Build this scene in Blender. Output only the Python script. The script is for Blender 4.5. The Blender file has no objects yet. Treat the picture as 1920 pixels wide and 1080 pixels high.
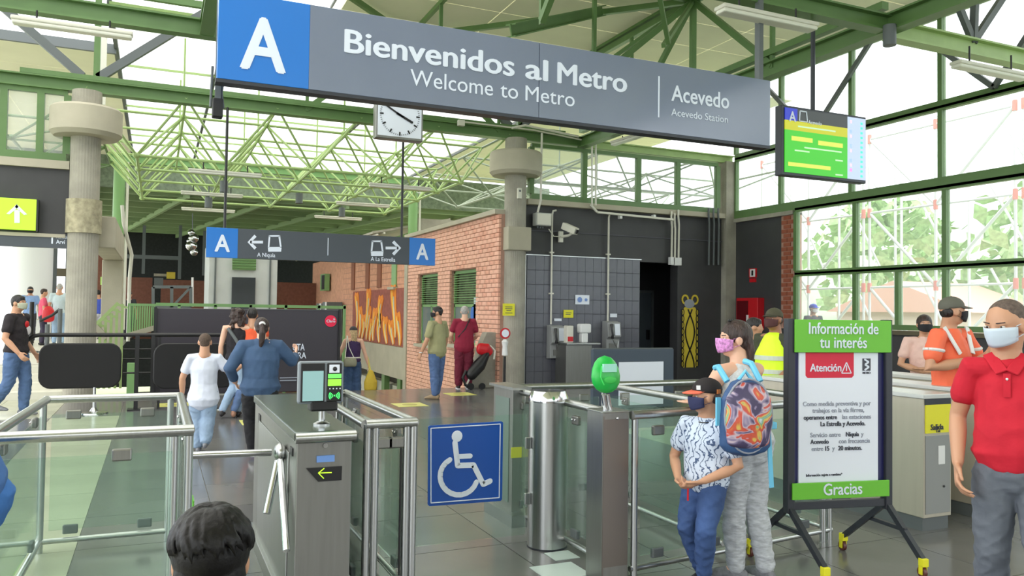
import bpy, math, random
from mathutils import Vector, Matrix
random.seed(7)
PI = math.pi
sc = bpy.context.scene
C = sc.collection

# ---------------------------------------------------------------- camera
CAM_H = 1.62
FPX, YAW, PIT, ROL = 1498.3, 0.41861, 0.02966, 0.01348
fwd = Vector((math.sin(YAW)*math.cos(PIT), math.cos(YAW)*math.cos(PIT), math.sin(PIT)))
rgt0 = Vector((math.cos(YAW), -math.sin(YAW), 0)); up0 = rgt0.cross(fwd)
rgt = rgt0*math.cos(ROL)+up0*math.sin(ROL); upv = up0*math.cos(ROL)-rgt0*math.sin(ROL)
cam_d = bpy.data.cameras.new('camera'); cam = bpy.data.objects.new('camera', cam_d); C.objects.link(cam)
m = Matrix((rgt, upv, -fwd)).transposed().to_4x4(); m.translation = Vector((0, 0, CAM_H)); cam.matrix_world = m
cam_d.sensor_width = 36.0; cam_d.lens = 36.0*FPX/1920.0; cam_d.clip_start = 0.05; cam_d.clip_end = 400
sc.camera = cam
# ---------------------------------------------------------------- world, light, exposure
W = bpy.data.worlds.new('world'); sc.world = W; W.use_nodes = True
nt = W.node_tree; bg = nt.nodes['Background']
tc = nt.nodes.new('ShaderNodeTexCoord'); sep = nt.nodes.new('ShaderNodeSeparateXYZ'); rmp = nt.nodes.new('ShaderNodeValToRGB')
nt.links.new(tc.outputs['Generated'], sep.inputs[0]); nt.links.new(sep.outputs[2], rmp.inputs[0]); nt.links.new(rmp.outputs[0], bg.inputs[0])
rmp.color_ramp.elements[0].color = (0.80, 0.86, 0.92, 1); rmp.color_ramp.elements[1].color = (1.0, 0.985, 0.95, 1); rmp.color_ramp.elements[1].position = 0.6
bg.inputs[1].default_value = 1.0
sc.view_settings.view_transform = 'Standard'; sc.view_settings.look = 'None'; sc.view_settings.gamma = 1
sc.view_settings.use_curve_mapping = False
sc.view_settings.exposure = 1.9
try:
    sc.cycles.max_bounces = 8; sc.cycles.transparent_max_bounces = 24; sc.cycles.diffuse_bounces = 5; sc.cycles.glossy_bounces = 4
    sc.cycles.sample_clamp_indirect = 6
except Exception: pass

# ---------------------------------------------------------------- helpers
def ray(u, v): return fwd + rgt*((u-960)/FPX) + upv*((540-v)/FPX)
def P(u, v, ax, val):      # the point of the photograph on a real plane x/y/z = val
    d = ray(u, v); k = 'xyz'.index(ax); c = Vector((0, 0, CAM_H)); return c + d*((val-c[k])/d[k])
def PF(u, v, f): return Vector((0, 0, CAM_H)) + ray(u, v)*f
def lin(c): return tuple((x/12.92 if x <= 0.04045 else ((x+0.055)/1.055)**2.4) for x in c)
def S(*rgb): return lin([x/255 for x in rgb])
MATS = {}
def mat(name, col=(.5,.5,.5), rough=.5, metal=0, var=0, vscale=8, bump=0, bscale=40, emit=None, estr=1, spec=None, stretch=None, alpha=None):
    if name in MATS: return MATS[name]
    M = bpy.data.materials.new(name); M.use_nodes = True; n = M.node_tree; b = n.nodes['Principled BSDF']
    b.inputs['Roughness'].default_value = rough; b.inputs['Metallic'].default_value = metal
    b.inputs['Base Color'].default_value = (*col, 1)
    if spec is not None: b.inputs['Specular IOR Level'].default_value = spec
    if emit: b.inputs['Emission Color'].default_value = (*emit, 1); b.inputs['Emission Strength'].default_value = estr
    if alpha is not None: b.inputs['Alpha'].default_value = alpha
    if var or bump:
        t = n.nodes.new('ShaderNodeTexCoord'); mp = n.nodes.new('ShaderNodeMapping'); n.links.new(t.outputs['Object'], mp.inputs[0])
        if stretch: mp.inputs['Scale'].default_value = stretch
    if var:
        no = n.nodes.new('ShaderNodeTexNoise'); no.inputs['Scale'].default_value = vscale; no.inputs['Detail'].default_value = 5
        n.links.new(mp.outputs[0], no.inputs[0])
        r = n.nodes.new('ShaderNodeValToRGB'); r.color_ramp.elements[0].position = .3; r.color_ramp.elements[1].position = .7
        r.color_ramp.elements[0].color = (*[max(0, c*(1-var)) for c in col], 1); r.color_ramp.elements[1].color = (*[min(1, c*(1+var)) for c in col], 1)
        n.links.new(no.outputs[0], r.inputs[0]); n.links.new(r.outputs[0], b.inputs['Base Color'])
    if bump:
        n2 = n.nodes.new('ShaderNodeTexNoise'); n2.inputs['Scale'].default_value = bscale; n2.inputs['Detail'].default_value = 4; n.links.new(mp.outputs[0], n2.inputs[0])
        bp = n.nodes.new('ShaderNodeBump'); bp.inputs['Strength'].default_value = bump; bp.inputs['Distance'].default_value = .02
        n.links.new(n2.outputs[0], bp.inputs['Height']); n.links.new(bp.outputs[0], b.inputs['Normal'])
    MATS[name] = M; return M
def glassmat(name, tint, haze, hazecol, gloss=.5):
    M = bpy.data.materials.new(name); M.use_nodes = True; n = M.node_tree; n.nodes.clear()
    o = n.nodes.new('ShaderNodeOutputMaterial'); tr = n.nodes.new('ShaderNodeBsdfTransparent'); tr.inputs[0].default_value = (*tint, 1)
    df = n.nodes.new('ShaderNodeBsdfDiffuse'); df.inputs[0].default_value = (*hazecol, 1)
    gl = n.nodes.new('ShaderNodeBsdfGlossy'); gl.inputs['Roughness'].default_value = .03
    m1 = n.nodes.new('ShaderNodeMixShader'); m1.inputs[0].default_value = haze
    m2 = n.nodes.new('ShaderNodeMixShader'); fr = n.nodes.new('ShaderNodeLayerWeight'); fr.inputs[0].default_value = .12
    mu = n.nodes.new('ShaderNodeMath'); mu.operation = 'MULTIPLY'; mu.inputs[1].default_value = gloss
    n.links.new(fr.outputs['Fresnel'], mu.inputs[0]); n.links.new(mu.outputs[0], m2.inputs[0])
    n.links.new(tr.outputs[0], m1.inputs[1]); n.links.new(df.outputs[0], m1.inputs[2])
    n.links.new(m1.outputs[0], m2.inputs[1]); n.links.new(gl.outputs[0], m2.inputs[2]); n.links.new(m2.outputs[0], o.inputs[0])
    MATS[name] = M; return M

V0 = lambda *a: Vector(a)
WL = {}          # world location of every thing's base
class MB:
    def __init__(s): s.v = []; s.f = []
    def add(s, vs, fs):
        o = len(s.v); s.v += [Vector(v) for v in vs]; s.f += [tuple(i+o for i in f) for f in fs]; return s
    def box(s, x0, x1, y0, y1, z0, z1):
        return s.add([(x0,y0,z0),(x1,y0,z0),(x1,y1,z0),(x0,y1,z0),(x0,y0,z1),(x1,y0,z1),(x1,y1,z1),(x0,y1,z1)],
                     [(3,2,1,0),(4,5,6,7),(0,1,5,4),(1,2,6,5),(2,3,7,6),(3,0,4,7)])
    def bar(s, a, b, w, h, up=(0,0,1)):
        a = Vector(a); b = Vector(b); t = (b-a).normalized(); up = Vector(up)
        if abs(t.dot(up)) > .99: up = Vector((0,1,0))
        x = t.cross(up).normalized()*w/2; y = x.cross(t).normalized()*h/2
        return s.add([a-x-y,a+x-y,a+x+y,a-x+y,b-x-y,b+x-y,b+x+y,b-x+y],[(0,1,2,3),(7,6,5,4),(0,4,5,1),(1,5,6,2),(2,6,7,3),(3,7,4,0)])
    def ibeam(s, a, b, w, h, t=.02, up=(0,0,1)):
        a = Vector(a); b = Vector(b); d = Vector((0,0,1))*(h/2-t/2)
        s.bar(a+d, b+d, w, t); s.bar(a-d, b-d, w, t); s.bar(a, b, t, h-t); return s
    def tube(s, pts, r, n=10, caps=True):
        pts = [Vector(p) for p in pts]; rs = r if isinstance(r, (list, tuple)) else [r]*len(pts)
        rings = []; x = None
        for i, p in enumerate(pts):
            t = ((pts[min(i+1, len(pts)-1)]-p).normalized() + (p-pts[max(i-1, 0)]).normalized()).normalized()
            if x is None: x = t.cross(Vector((0,0,1)) if abs(t.z) < .9 else Vector((0,1,0))).normalized()
            else: x = (x - t*x.dot(t)).normalized()
            y = t.cross(x)
            rings.append([p+(x*math.cos(2*PI*k/n)+y*math.sin(2*PI*k/n))*rs[i] for k in range(n)])
        vs = [v for g in rings for v in g]; fs = []
        for i in range(len(pts)-1):
            for k in range(n): fs.append((i*n+k, i*n+(k+1)%n, (i+1)*n+(k+1)%n, (i+1)*n+k))
        if caps: fs.append(tuple(reversed(range(n)))); fs.append(tuple((len(pts)-1)*n+k for k in range(n)))
        return s.add(vs, fs)
    def lathe(s, prof, c=(0,0,0), n=24, flute=0, sx=1, sy=1):
        c = Vector(c); vs = []; fs = []
        for (r, z) in prof:
            for k in range(n):
                rr = r*(1-flute*(k % 2)) ; a = 2*PI*k/n
                vs.append(c+Vector((rr*math.cos(a)*sx, rr*math.sin(a)*sy, z)))
        L = len(prof)
        for i in range(L-1):
            for k in range(n): fs.append((i*n+k, i*n+(k+1)%n, (i+1)*n+(k+1)%n, (i+1)*n+k))
        fs.append(tuple(reversed(range(n)))); fs.append(tuple((L-1)*n+k for k in range(n)))
        return s.add(vs, fs)
    def ell(s, c, r, n=16, m=10, R=None):
        c = Vector(c); vs = []; fs = []; R = R or Matrix.Identity(3)
        vs.append(c+R@Vector((0,0,-r[2])))
        for i in range(1, m):
            th = -PI/2+PI*i/m
            for k in range(n):
                a = 2*PI*k/n; vs.append(c+R@Vector((r[0]*math.cos(th)*math.cos(a), r[1]*math.cos(th)*math.sin(a), r[2]*math.sin(th))))
        vs.append(c+R@Vector((0,0,r[2])))
        for k in range(n): fs.append((0, 1+(k+1)%n, 1+k))
        for i in range(m-2):
            for k in range(n): fs.append((1+i*n+k, 1+i*n+(k+1)%n, 1+(i+1)*n+(k+1)%n, 1+(i+1)*n+k))
        b = 1+(m-2)*n
        for k in range(n): fs.append((b+k, b+(k+1)%n, b+n))
        return s.add(vs, fs)
    def prism(s, poly, axis, a, b):      # poly in the plane across the axis, extruded from a to b
        def mk(p, t):
            return {'x': (t, p[0], p[1]), 'y': (p[0], t, p[1]), 'z': (p[0], p[1], t)}[axis]
        n = len(poly); vs = [mk(p, a) for p in poly]+[mk(p, b) for p in poly]
        fs = [tuple(range(n)), tuple(reversed(range(n, 2*n)))]+[(i, i+n, (i+1)%n+n, (i+1)%n) for i in range(n)]
        s.add(vs, fs); return s
    def mesh(s, name, off=Vector((0,0,0)), smooth=False):
        me = bpy.data.meshes.new(name); me.from_pydata([tuple(v-off) for v in s.v], [], s.f); me.validate(); me.update()
        import bmesh
        bm = bmesh.new(); bm.from_mesh(me); bmesh.ops.recalc_face_normals(bm, faces=bm.faces); bm.to_mesh(me); bm.free()
        if smooth:
            for p in me.polygons: p.use_smooth = True
            try: me.set_sharp_from_angle(angle=math.radians(40))
            except Exception: pass
        return me
    def build(s, name, mt, parent=None, smooth=False, bevel=0, world=True, label=None):
        off = WL.get(parent.name, Vector((0,0,0))) if (parent and world) else Vector((0,0,0))
        me = s.mesh(name, off, smooth); o = bpy.data.objects.new(name, me); C.objects.link(o)
        if mt: me.materials.append(mt)
        if parent: o.parent = parent; WL[o.name] = off
        if bevel:
            b = o.modifiers.new('bevel', 'BEVEL'); b.width = bevel; b.segments = 2; b.limit_method = 'ANGLE'
        if label: o['label'] = label
        return o
def thing(name, label, cat, loc=(0,0,0), rz=0, group=None):
    o = bpy.data.objects.new(name, None); C.objects.link(o); o.location = loc; o.rotation_euler = (0,0,rz)
    o.empty_display_size = .1; o['label'] = label; o['category'] = cat
    if group: o['group'] = group
    WL[o.name] = Vector(loc); return o
def tag(o, label, cat, group=None):
    o['label'] = label; o['category'] = cat
    if group: o['group'] = group
    return o
def struct(name, mb, mt, parent=None, **k):
    o = mb.build(name, mt, parent, **k)
    if not parent: o['kind'] = 'structure'
    return o
def inst(me, name, loc, parent, mt=None):
    o = bpy.data.objects.new(name, me); C.objects.link(o)
    off = WL.get(parent.name, Vector((0,0,0))) if parent else Vector((0,0,0))
    o.location = Vector(loc)-off
    if parent: o.parent = parent
    return o
def text(body, size, loc, mt, parent, bold=0., rot=(PI/2,0,0), align='LEFT', ext=.002, name='lettering', sx=1., world=True, spacing=1.0):
    cu = bpy.data.curves.new('t', 'FONT'); cu.body = body; cu.size = size; cu.extrude = ext; cu.offset = (0 if bold > .014 else bold)*size; cu.align_x = align
    cu.space_character = spacing; cu.resolution_u = 4
    o = bpy.data.objects.new('t', cu); C.objects.link(o); dg = bpy.context.evaluated_depsgraph_get(); dg.update()
    me = bpy.data.meshes.new_from_object(o.evaluated_get(dg)); bpy.data.objects.remove(o)
    if bold > .014:
        nv = len(me.vertices); vs = [tuple(v.co) for v in me.vertices]; fs = [tuple(p.vertices) for p in me.polygons]; d = size*bold*1.5
        m2 = bpy.data.meshes.new(name); oo = ((-.5,0),(.5,0),(0,.3),(0,-.3),(0,0)); m2.from_pydata([(x+a*d,y+b_*d,z+.0004*k) for k,(a,b_) in enumerate(oo) for x,y,z in vs], [], [tuple(i+nv*k for i in f) for k in range(5) for f in fs]); m2.update(); me = m2
    q = bpy.data.objects.new(name, me); C.objects.link(q); me.materials.clear(); me.materials.append(mt)
    off = WL.get(parent.name, Vector((0,0,0))) if world else Vector((0,0,0))
    q.location = Vector(loc)-off; q.rotation_euler = rot; q.scale = (sx, 1, 1); q.parent = parent; return q
from mathutils import noise as NZ
WR = {'trousers': (.009, (9,9,17)), 'shirt': (.007, (8,8,9)), 'safety_vest': (.006, (8,8,9)), 'bag_body': (.004, (12,12,12))}
def remesh(name, mb, vox, mt, parent, smooth=4, world=False, fac=.5):
    me = mb.mesh(name); o = bpy.data.objects.new(name, me); C.objects.link(o)
    r = o.modifiers.new('r', 'REMESH'); r.mode = 'VOXEL'; r.voxel_size = vox; r.use_smooth_shade = True
    s_ = o.modifiers.new('s', 'SMOOTH'); s_.iterations = smooth; s_.factor = fac
    dg = bpy.context.evaluated_depsgraph_get(); dg.update()
    m2 = bpy.data.meshes.new_from_object(o.evaluated_get(dg)); m2.name = name; bpy.data.objects.remove(o)
    q = bpy.data.objects.new(name, m2); C.objects.link(q); m2.materials.clear(); m2.materials.append(mt)
    if name in WR:
        am, fq = WR[name]; nm = [v.normal.copy() for v in m2.vertices]; sd = (len(m2.vertices) % 97)*.37
        for v, nn in zip(m2.vertices, nm):
            c = v.co; k = NZ.noise((c.x*fq[0]+sd, c.y*fq[1], (c.z+.5*c.x)*fq[2])); k2 = NZ.noise((c.x*fq[0]*2.1, c.y*fq[1]*2.1+sd, (c.z-.6*c.x)*fq[2]*1.8))
            v.co = c+nn*am*((1-abs(k)*2.4)*.55+k2*.45-.25)
        m2.update()
    for p in m2.polygons: p.use_smooth = True
    q.parent = parent; WL[q.name] = WL.get(parent.name, Vector((0,0,0))); return q

# ---------------------------------------------------------------- materials
M_conc = mat('concrete', S(158,154,142), .85, var=.16, vscale=3, bump=.3, bscale=30)
M_concl = mat('concrete_smooth', S(176,170,152), .8, var=.08, vscale=2, bump=.1)
M_green = mat('green_paint', S(92,124,72), .4, var=.08, vscale=3)
M_lgreen = mat('light_green_paint', S(164,190,124), .45, var=.08, vscale=4)
M_green2 = mat('leaf_green_paint', S(126,168,108), .4)
M_gray = mat('grey_steel_paint', S(96,102,104), .5)
M_cream = mat('cream_roof_panel', S(240,237,214), .8, var=.04, vscale=1)
M_black = mat('black_wall_paint', S(60,60,62), .55, var=.12, vscale=2)
M_dtile = mat('grey_wall_tile', S(102,103,112), .25, var=.06, vscale=5)
M_grout = mat('dark_grout', S(86,86,94), .8)
M_brick = mat('terracotta_brick', S(228,176,154), .8, var=.12, vscale=6, bump=.3, bscale=60)
M_brick2 = mat('terracotta_brick_worn', S(216,160,138), .85, var=.2, vscale=9, bump=.3, bscale=60)
M_mortar = mat('brick_mortar', S(176,138,122), .95, var=.1)
M_steel = mat('brushed_stainless', S(184,186,185), .28, 1.0, var=.05, vscale=60, stretch=(1,1,.04), bump=.02, bscale=300)
M_steeld = mat('satin_stainless_panel', S(142,142,138), .36, .9, var=.06, vscale=40, stretch=(1,1,.06))
M_chrome = mat('polished_stainless', S(200,202,204), .14, 1.0)
M_white = mat('white_paint', S(225,226,226), .5)
M_offw = mat('off_white_plastic', S(214,212,200), .5)
M_blk = mat('black_plastic', S(22,22,24), .4)
M_dk = mat('charcoal_metal', S(52,55,62), .4, .2)
M_sign = mat('sign_grey_blue', S(118,128,150), .16, .0, var=.03, vscale=2, spec=.9)
M_sign2 = mat('sign_grey', S(74,80,88), .5)
M_blue = mat('sign_blue', S(34,118,206), .3)
M_blue2 = mat('disabled_sign_blue', S(14,78,168), .35)
M_let = mat('sign_lettering_white', S(224,232,246), .5)
M_lime = mat('lime_sign', S(176,226,52), .5, emit=S(176,226,52), estr=.12)
M_pgreen = mat('poster_green', S(108,190,54), .5)
M_yel = mat('yellow_print', S(226,220,40), .5)
M_red = mat('red_paint', S(196,22,34), .4)
M_redp = mat('red_print', S(214,30,62), .5)
M_paper = mat('white_print', S(232,238,250), .5)
M_ink = mat('ink_dark', S(70,74,86), .6)
M_inkl = mat('ink_light', S(150,156,170), .6)
M_glass = glassmat('rail_glass', (.90,.96,.93), .045, S(190,215,200), .5)
M_wglass = glassmat('window_glass', (.96,.98,.98), .16, (.95,.97,.97), .4)  # white haze in the panes stands in for outdoor glare
M_sky = glassmat('roof_glazing', (.97,.97,.95), .18, (.9,.9,.86), .2)

# floor: dark polished stone, with pale stone tiles
def stone(name, col, rough):
    M = mat(name, col, rough, var=.10, vscale=1.6)
    return M
M_tile = stone('dark_stone_tile', S(104,104,104), .17)
M_tile2 = stone('dark_stone_tile_b', S(108,108,106), .2)
M_beige = stone('pale_stone_tile', S(172,174,152), .22)
M_joint = mat('floor_joint', S(150,150,146), .6)

# ================================================================ SETTING
fl = MB().box(-14, 12.9, -14, 15.95, -.2, -.012)
floor = struct('floor', fl, M_joint)
TS = .9
base = MB().box(-TS/2+.0035, TS/2-.0035, -TS/2+.0035, TS/2-.0035, -.02, 0)
tms = []
for mt in (M_tile, M_tile2, M_beige):
    me = base.mesh('tile'); me.materials.append(mt); tms.append(me)
def beige(x, y):
    return (-1.5 < x < -.45 and y < 12.9) or (x > 5.7 and 7.3 < y < 9.6) or (x > 6.4 and 3.5 < y < 5.6) or (x < -3.2) or (x < -1.5 and y > 13)
cand = []
for i in range(-10, 15):
    for j in range(-4, 18):
        x, y = .35+TS*(i+.5)-.8, TS*(j+.5)-.25
        if x > 12.5 or y > 15.55: continue
        d = Vector((x, y, -CAM_H)); w = d.dot(fwd); u = d.dot(rgt)/max(w, .1)
        vis = w > 2 and abs(u) < .72
        cand.append((0 if vis else 1, w, x, y))
cand.sort()
rest = [MB(), MB(), MB()]
for n_, (q, w, x, y) in enumerate(cand):
    k = 2 if beige(x, y) else (0 if random.random() < .6 else 1)
    if n_ < 295: inst(tms[k], 'tile', (x, y, 0), floor)
    else: rest[k].add([v+Vector((x, y, 0)) for v in base.v], base.f)
for k, mt in enumerate((M_tile, M_tile2, M_beige)):
    if rest[k].v:
        o = rest[k].build('outer_tile', mt, floor); o['kind'] = 'stuff'

# lower floor of the stair hall, outdoors
struct('floor_lower', MB().box(-1.2, 12, 15.95, 48, -3.1, -3), mat('lower_floor', S(120,116,110), .4, var=.1))
struct('floor_outside', MB().box(-120, 160, -70, 160, -3.6, -3.4), mat('outside_ground', S(170,185,140), .9, var=.25, vscale=.15))
struct('floor_left_platform', MB().box(-14, -1.35, 17.4, 48, -.2, .5), mat('platform_floor', S(214,212,200), .4, var=.05))
for k in range(4):
    o = struct('floor_step', MB().box(-6.5, -1.35, 15.9+k*.38, 17.5, -.1, .125*(k+1)-.0), mat('pale_step', S(212,210,196), .5, var=.04))

# ---- round columns
def column(x, lab, zc0, zc1, rc, square):
    c = MB(); c.lathe([(.245,0),(.24,zc0)], (x,15.62,0), 64, .014); c.lathe([(.235,zc1),(.235,5.34)], (x,15.62,0), 64, .014)
    o = struct('column', c, M_conc)
    if square: k = MB().box(x-.27, x+.27, 15.35, 15.89, zc0, zc1).build('column_block', M_concl, o, bevel=.02)
    else: k = MB().lathe([(rc,zc0),(rc,zc1)], (x,15.62,0), 32).build('column_block', mat('rough_concrete', S(165,158,132), .9, var=.35, vscale=9, bump=.6, bscale=25), o, smooth=True)
    MB().lathe([(.50,4.53),(.565,4.60),(.565,5.0),(.53,5.04)], (x,15.62,0), 40).build('column_collar', M_concl, o, smooth=True)
    return o
column(-1.18, '', 2.87, 3.45, .28, False)
column(7.0, '', 2.92, 3.42, .27, True)
struct('pillar_corner', MB().box(12.58, 12.88, 15.55, 15.9, 0, 5.35), M_conc)
# concrete portal beside the far stair
cb = MB().box(-1.1, -.70, 15.9, 20.4, 2.66, 3.22); cb.box(-1.12, -.70, 19.95, 20.42, -.1, 2.66)
struct('beam_portal', cb, M_concl, bevel=.015)

# ---- black wall at the back with the tiled panel
YB = 15.7
wb = MB()
wb.box(7.25, 10.21, YB+.03, YB+.33, 0, 3.95); wb.box(10.21, 11.3, YB+.03, YB+.33, 2.82, 3.95); wb.box(11.3, 12.62, YB+.03, YB+.33, 0, 3.95)
wall_back = struct('wall_back', wb, M_black)
struct('wall_alcove', MB().box(10.0, 12.6, 17.6, 17.7, 0, 3.0).box(10.0,10.2,16.03,17.6,0,3).box(12.5,12.6,16.03,17.6,0,3).box(10.0,12.6,16.03,17.7,2.95,3.05).box(10.0,12.6,16.0,17.7,-.1,-.0), mat('alcove_dark', S(48,48,52), .7))
tb = MB().box(0, .2, 0, .02, 0, .305).mesh('tile'); tb.materials.append(M_dtile)
MB().box(7.3, 10.22, YB+.0, YB+.03, 0, 2.86).build('tile_backing', M_grout, wall_back)
nx = 14
for i in range(nx):
    for j in range(9):
        o = inst(tb, 'tile', (7.33+i*.206, YB-.02+random.uniform(-.002,.002), .02+j*.315), wall_back)
MB().box(7.3, 10.25, YB-.03, YB+.03, 2.855, 2.875).build('edge_trim', M_steel, wall_back)
MB().box(7.27, 7.3, YB-.03, YB+.03, 0, 2.86).build('edge_trim', M_steel, wall_back)
MB().box(7.3, 12.6, YB+.01, YB+.03, 3.39, 3.41).build('joint_line', M_grout, wall_back)
struct('trim_sill', MB().box(7.28, 12.6, YB-.13, YB+.33, 3.95, 4.07), M_concl, bevel=.01)
# inner door in the alcove
d1 = struct('door_1', MB().box(10.95, 11.75, 17.5, 17.58, 0, 2.15), mat('grey_door', S(84,94,102), .45))
MB().box(10.88, 10.95, 17.48, 17.6, 0, 2.2).box(11.75, 11.82, 17.48, 17.6, 0, 2.2).box(10.88,11.82,17.48,17.6,2.15,2.22).build('door_frame', M_gray, d1)
MB().box(11.6, 11.66, 17.42, 17.5, .95, 1.2).build('door_handle', M_blk, d1)

# ---- clerestory over the black wall, and its twin on the other side
def clerestory(name, xs, z0, z1, y=YB):
    w = MB(); w.box(xs[0], xs[-1], y-.06, y+.06, z0, z0+.13)
    w.box(xs[0], xs[-1], y-.05, y+.05, z1-.08, z1)
    o = struct(name, w, M_green)
    for x in xs: MB().box(x-.055, x+.055, y-.06, y+.06, z0+.13, z1-.08).build('mullion', M_green, o)
    for a, b in zip(xs, xs[1:]): MB().box(a+.055, b-.055, y-.01, y+.0, z0+.13, z1-.08).build('pane', M_wglass, o)
    return o
clerestory('window_1', [7.4, 8.72, 10.15, 11.25, 12.42], 4.07, 5.3)
clerestory('window_2', [-8.2, -6.8, -5.4, -3.9, -2.42, -1.88, -1.48], 4.1, 5.33)
wl = MB().box(-9, -1.42, YB-.05, YB+.3, 2.84, 3.96)
struct('wall_rear_unseen', MB().box(-14, 13, -14.3, -14, 0, 3.4), mat('unseen_rear_wall', S(150,140,130), .8))  # unseen wall behind the camera, added to cut the light inside
wall_left = struct('wall_left_fascia', wl, M_black)
MB().box(-9, -1.42, YB-.12, YB+.3, 3.96, 4.1).build('sill', M_concl, wall_left)
MB().box(-9, -1.45, YB-.12, YB+.2, 2.78, 2.84).build('sill', M_concl, wall_left)
# green lintel beams
def ibeam(name, a, b, w=.22, h=.26, mt=None): return struct(name, MB().ibeam(a, b, w, h, .025), mt or M_green)
ibeam('beam_main', (-9, YB, 5.44), (8.64, YB, 5.44), .22, .22)
struct('beam_plate', MB().box(-2.2, 8.2, YB-.08, YB+.08, 5.56, 5.64), M_green)
ibeam('beam_main_east', (8.64, YB, 5.42), (12.88, YB, 5.42), .16, .18, M_lgreen)
ibeam('beam_cross', (8.64, -4, 5.43), (8.64, YB, 5.43), .2, .24)
ibeam('beam_near', (.54, 7.46, 5.43), (8.64, 7.46, 5.43), .18, .22)
ibeam('beam_near_east', (8.64, 7.46, 5.36), (12.88, 7.46, 5.36), .18, .24, M_lgreen)
ibeam('beam_mid', (-9, 11.63, 5.43), (8.64, 11.63, 5.43), .18, .24)
ibeam('beam_west', (.54, -4, 5.43), (.54, 11.63, 5.43), .18, .22)

# ---- glazed wall on the street side
XW = 12.88
wr = MB().box(XW, XW+.2, 13.98, 15.6, 0, 3.86).box(XW, XW+.2, -4, 13.98, 0, 1.33)
wall_right = struct('wall_right', wr, M_black)
wbk = MB().box(XW-.02, XW+.2, 13.58, 13.98, 1.33, 3.9)
jamb = wbk.build('brick_jamb', M_mortar, wall_right)
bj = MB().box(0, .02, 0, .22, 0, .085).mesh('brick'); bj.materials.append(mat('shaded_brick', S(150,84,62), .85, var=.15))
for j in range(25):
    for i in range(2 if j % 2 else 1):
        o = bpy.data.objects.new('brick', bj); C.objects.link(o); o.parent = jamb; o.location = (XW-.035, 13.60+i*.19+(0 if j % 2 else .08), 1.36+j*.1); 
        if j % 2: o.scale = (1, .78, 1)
struct('trim_right_lintel', MB().box(XW-.08, XW+.2, 13.58, 15.6, 3.86, 3.95), M_conc)
struct('trim_right_sill', MB().box(XW-.08, XW+.2, -4, 13.58, 1.28, 1.36), mat('dark_sill', S(96,88,66), .6))
def glazed(name, z0, z1, ys, rail_h=.12, extra=()):
    w = MB(); w.box(XW-.06, XW+.06, ys[0], ys[-1], z0-rail_h/2, z0+rail_h/2); w.box(XW-.06, XW+.06, ys[0], ys[-1], z1-.04, z1+.04)
    o = struct(name, w, M_green)
    al = sorted(list(ys)+list(extra))
    for y in al: MB().box(XW-.055, XW+.055, y-.045, y+.045, z0+rail_h/2, z1-.04).build('mullion', M_green, o)
    for a, b in zip(al, al[1:]): MB().box(XW-.0, XW+.01, a+.045, b-.045, z0+rail_h/2, z1-.04).build('pane', M_wglass, o)
    return o
glazed('window_3', 1.42, 2.52, [-4,-2.1,-.1,1.9,3.9,5.9,7.9,9.88,11.89,13.53], .1, [10.88])
glazed('window_4', 2.56, 3.95, [-4,-2.1,-.1,1.9,3.9,5.9,7.9,9.88,11.89,13.53], .09)
glazed('window_5', 4.04, 5.40, [-4,-2.1,-.1,1.9,3.9,5.9,7.9,9.96,12.0,14.01,15.55], .2)
glazed('window_6', 5.46, 7.1, [-4,-.1,3.9,7.9,9.96,12.0,14.01,15.55], .14)
for (a, b) in (((5.46,9.96),(7.1,8.2)),((5.46,9.96),(7.1,11.6)),((7.1,11.6),(5.46,14.0)),((7.1,8.2),(5.46,5.9))):
    pass
wt = struct('beam_wall_truss', MB().bar((XW-.1,-4,7.18),(XW-.1,15.7,7.18),.14,.16), M_gray)
for a, b in (((8.9,5.5),(7.6,7.1)),((8.9,5.5),(10.6,7.1)),((13.0,5.5),(11.4,7.1)),((13.0,5.5),(14.6,7.1)),((4.9,5.5),(6.4,7.1))):
    MB().bar((XW-.1,a[0],a[1]),(XW-.1,b[0],b[1]),.07,.09).build('diagonal', M_gray, wt)

# ---- roof trusses of the near hall: top nodes 1.8 m over the lattice of beams
ZT, ZB = 7.22, 5.5
tr = struct('beam_roof_truss', MB().bar((8.64,-4,ZT),(8.64,YB,ZT),.1,.12), M_green)
def mem(a, b, w=.08, h=.1, mt=M_green, nm='truss_member'): return MB().bar(a, b, w, h).build(nm, mt, tr)
hubs = [(8.64,11.62),(8.64,3.5),(4.6,YB),(4.6,7.46),(.54,3.5),(.54,11.63)]
for (hx, hy) in hubs:
    mem((hx,hy,ZB-.05),(hx,hy,ZT),.09,.09)
    for dx, dy in ((2.02,0),(-2.02,0),(0,2.02),(0,-2.02),(2.02,2.02),(-2.02,2.02),(2.02,-2.02),(-2.02,-2.02)):
        x, y = hx+dx, hy+dy
        if x > 12.9 or y > YB+.1 or x < -3: continue
        diag = dx*dy != 0
        if hy < 4 and diag or (hx == 8.64 and dx > 0): continue
        if hx == .54 and hy > 8: continue
        mem((hx,hy,ZT),(x,y,ZB),.06 if diag else .08,.06 if diag else .1)
        if not diag: mem((x,y,ZB-.05),(x,y,ZT),.06,.06, nm='truss_post')
for a, b in (((8.64,11.62),(4.6,YB)),((8.64,11.62),(4.6,7.46)),((4.6,7.46),(.54,11.63)),((4.6,7.46),(8.64,3.5)),((4.6,YB),(.54,11.63))):
    mem((*a,ZT),(*b,ZT),.08,.1)
mem((8.64,7.46,ZT),(.54,7.46,ZT),.08,.1); mem((8.64,11.63,ZT),(2.5,11.63,ZT),.07,.08); mem((4.6,7.46,ZT),(4.6,YB,ZT),.07,.08)
xk = P(1825,88,'y',7.46).x
for dxk in (-1.15, .1, 1.5): mem((xk,7.46,ZB-.05),(xk+dxk,7.46,ZT),.07,.09,M_gray)
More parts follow.
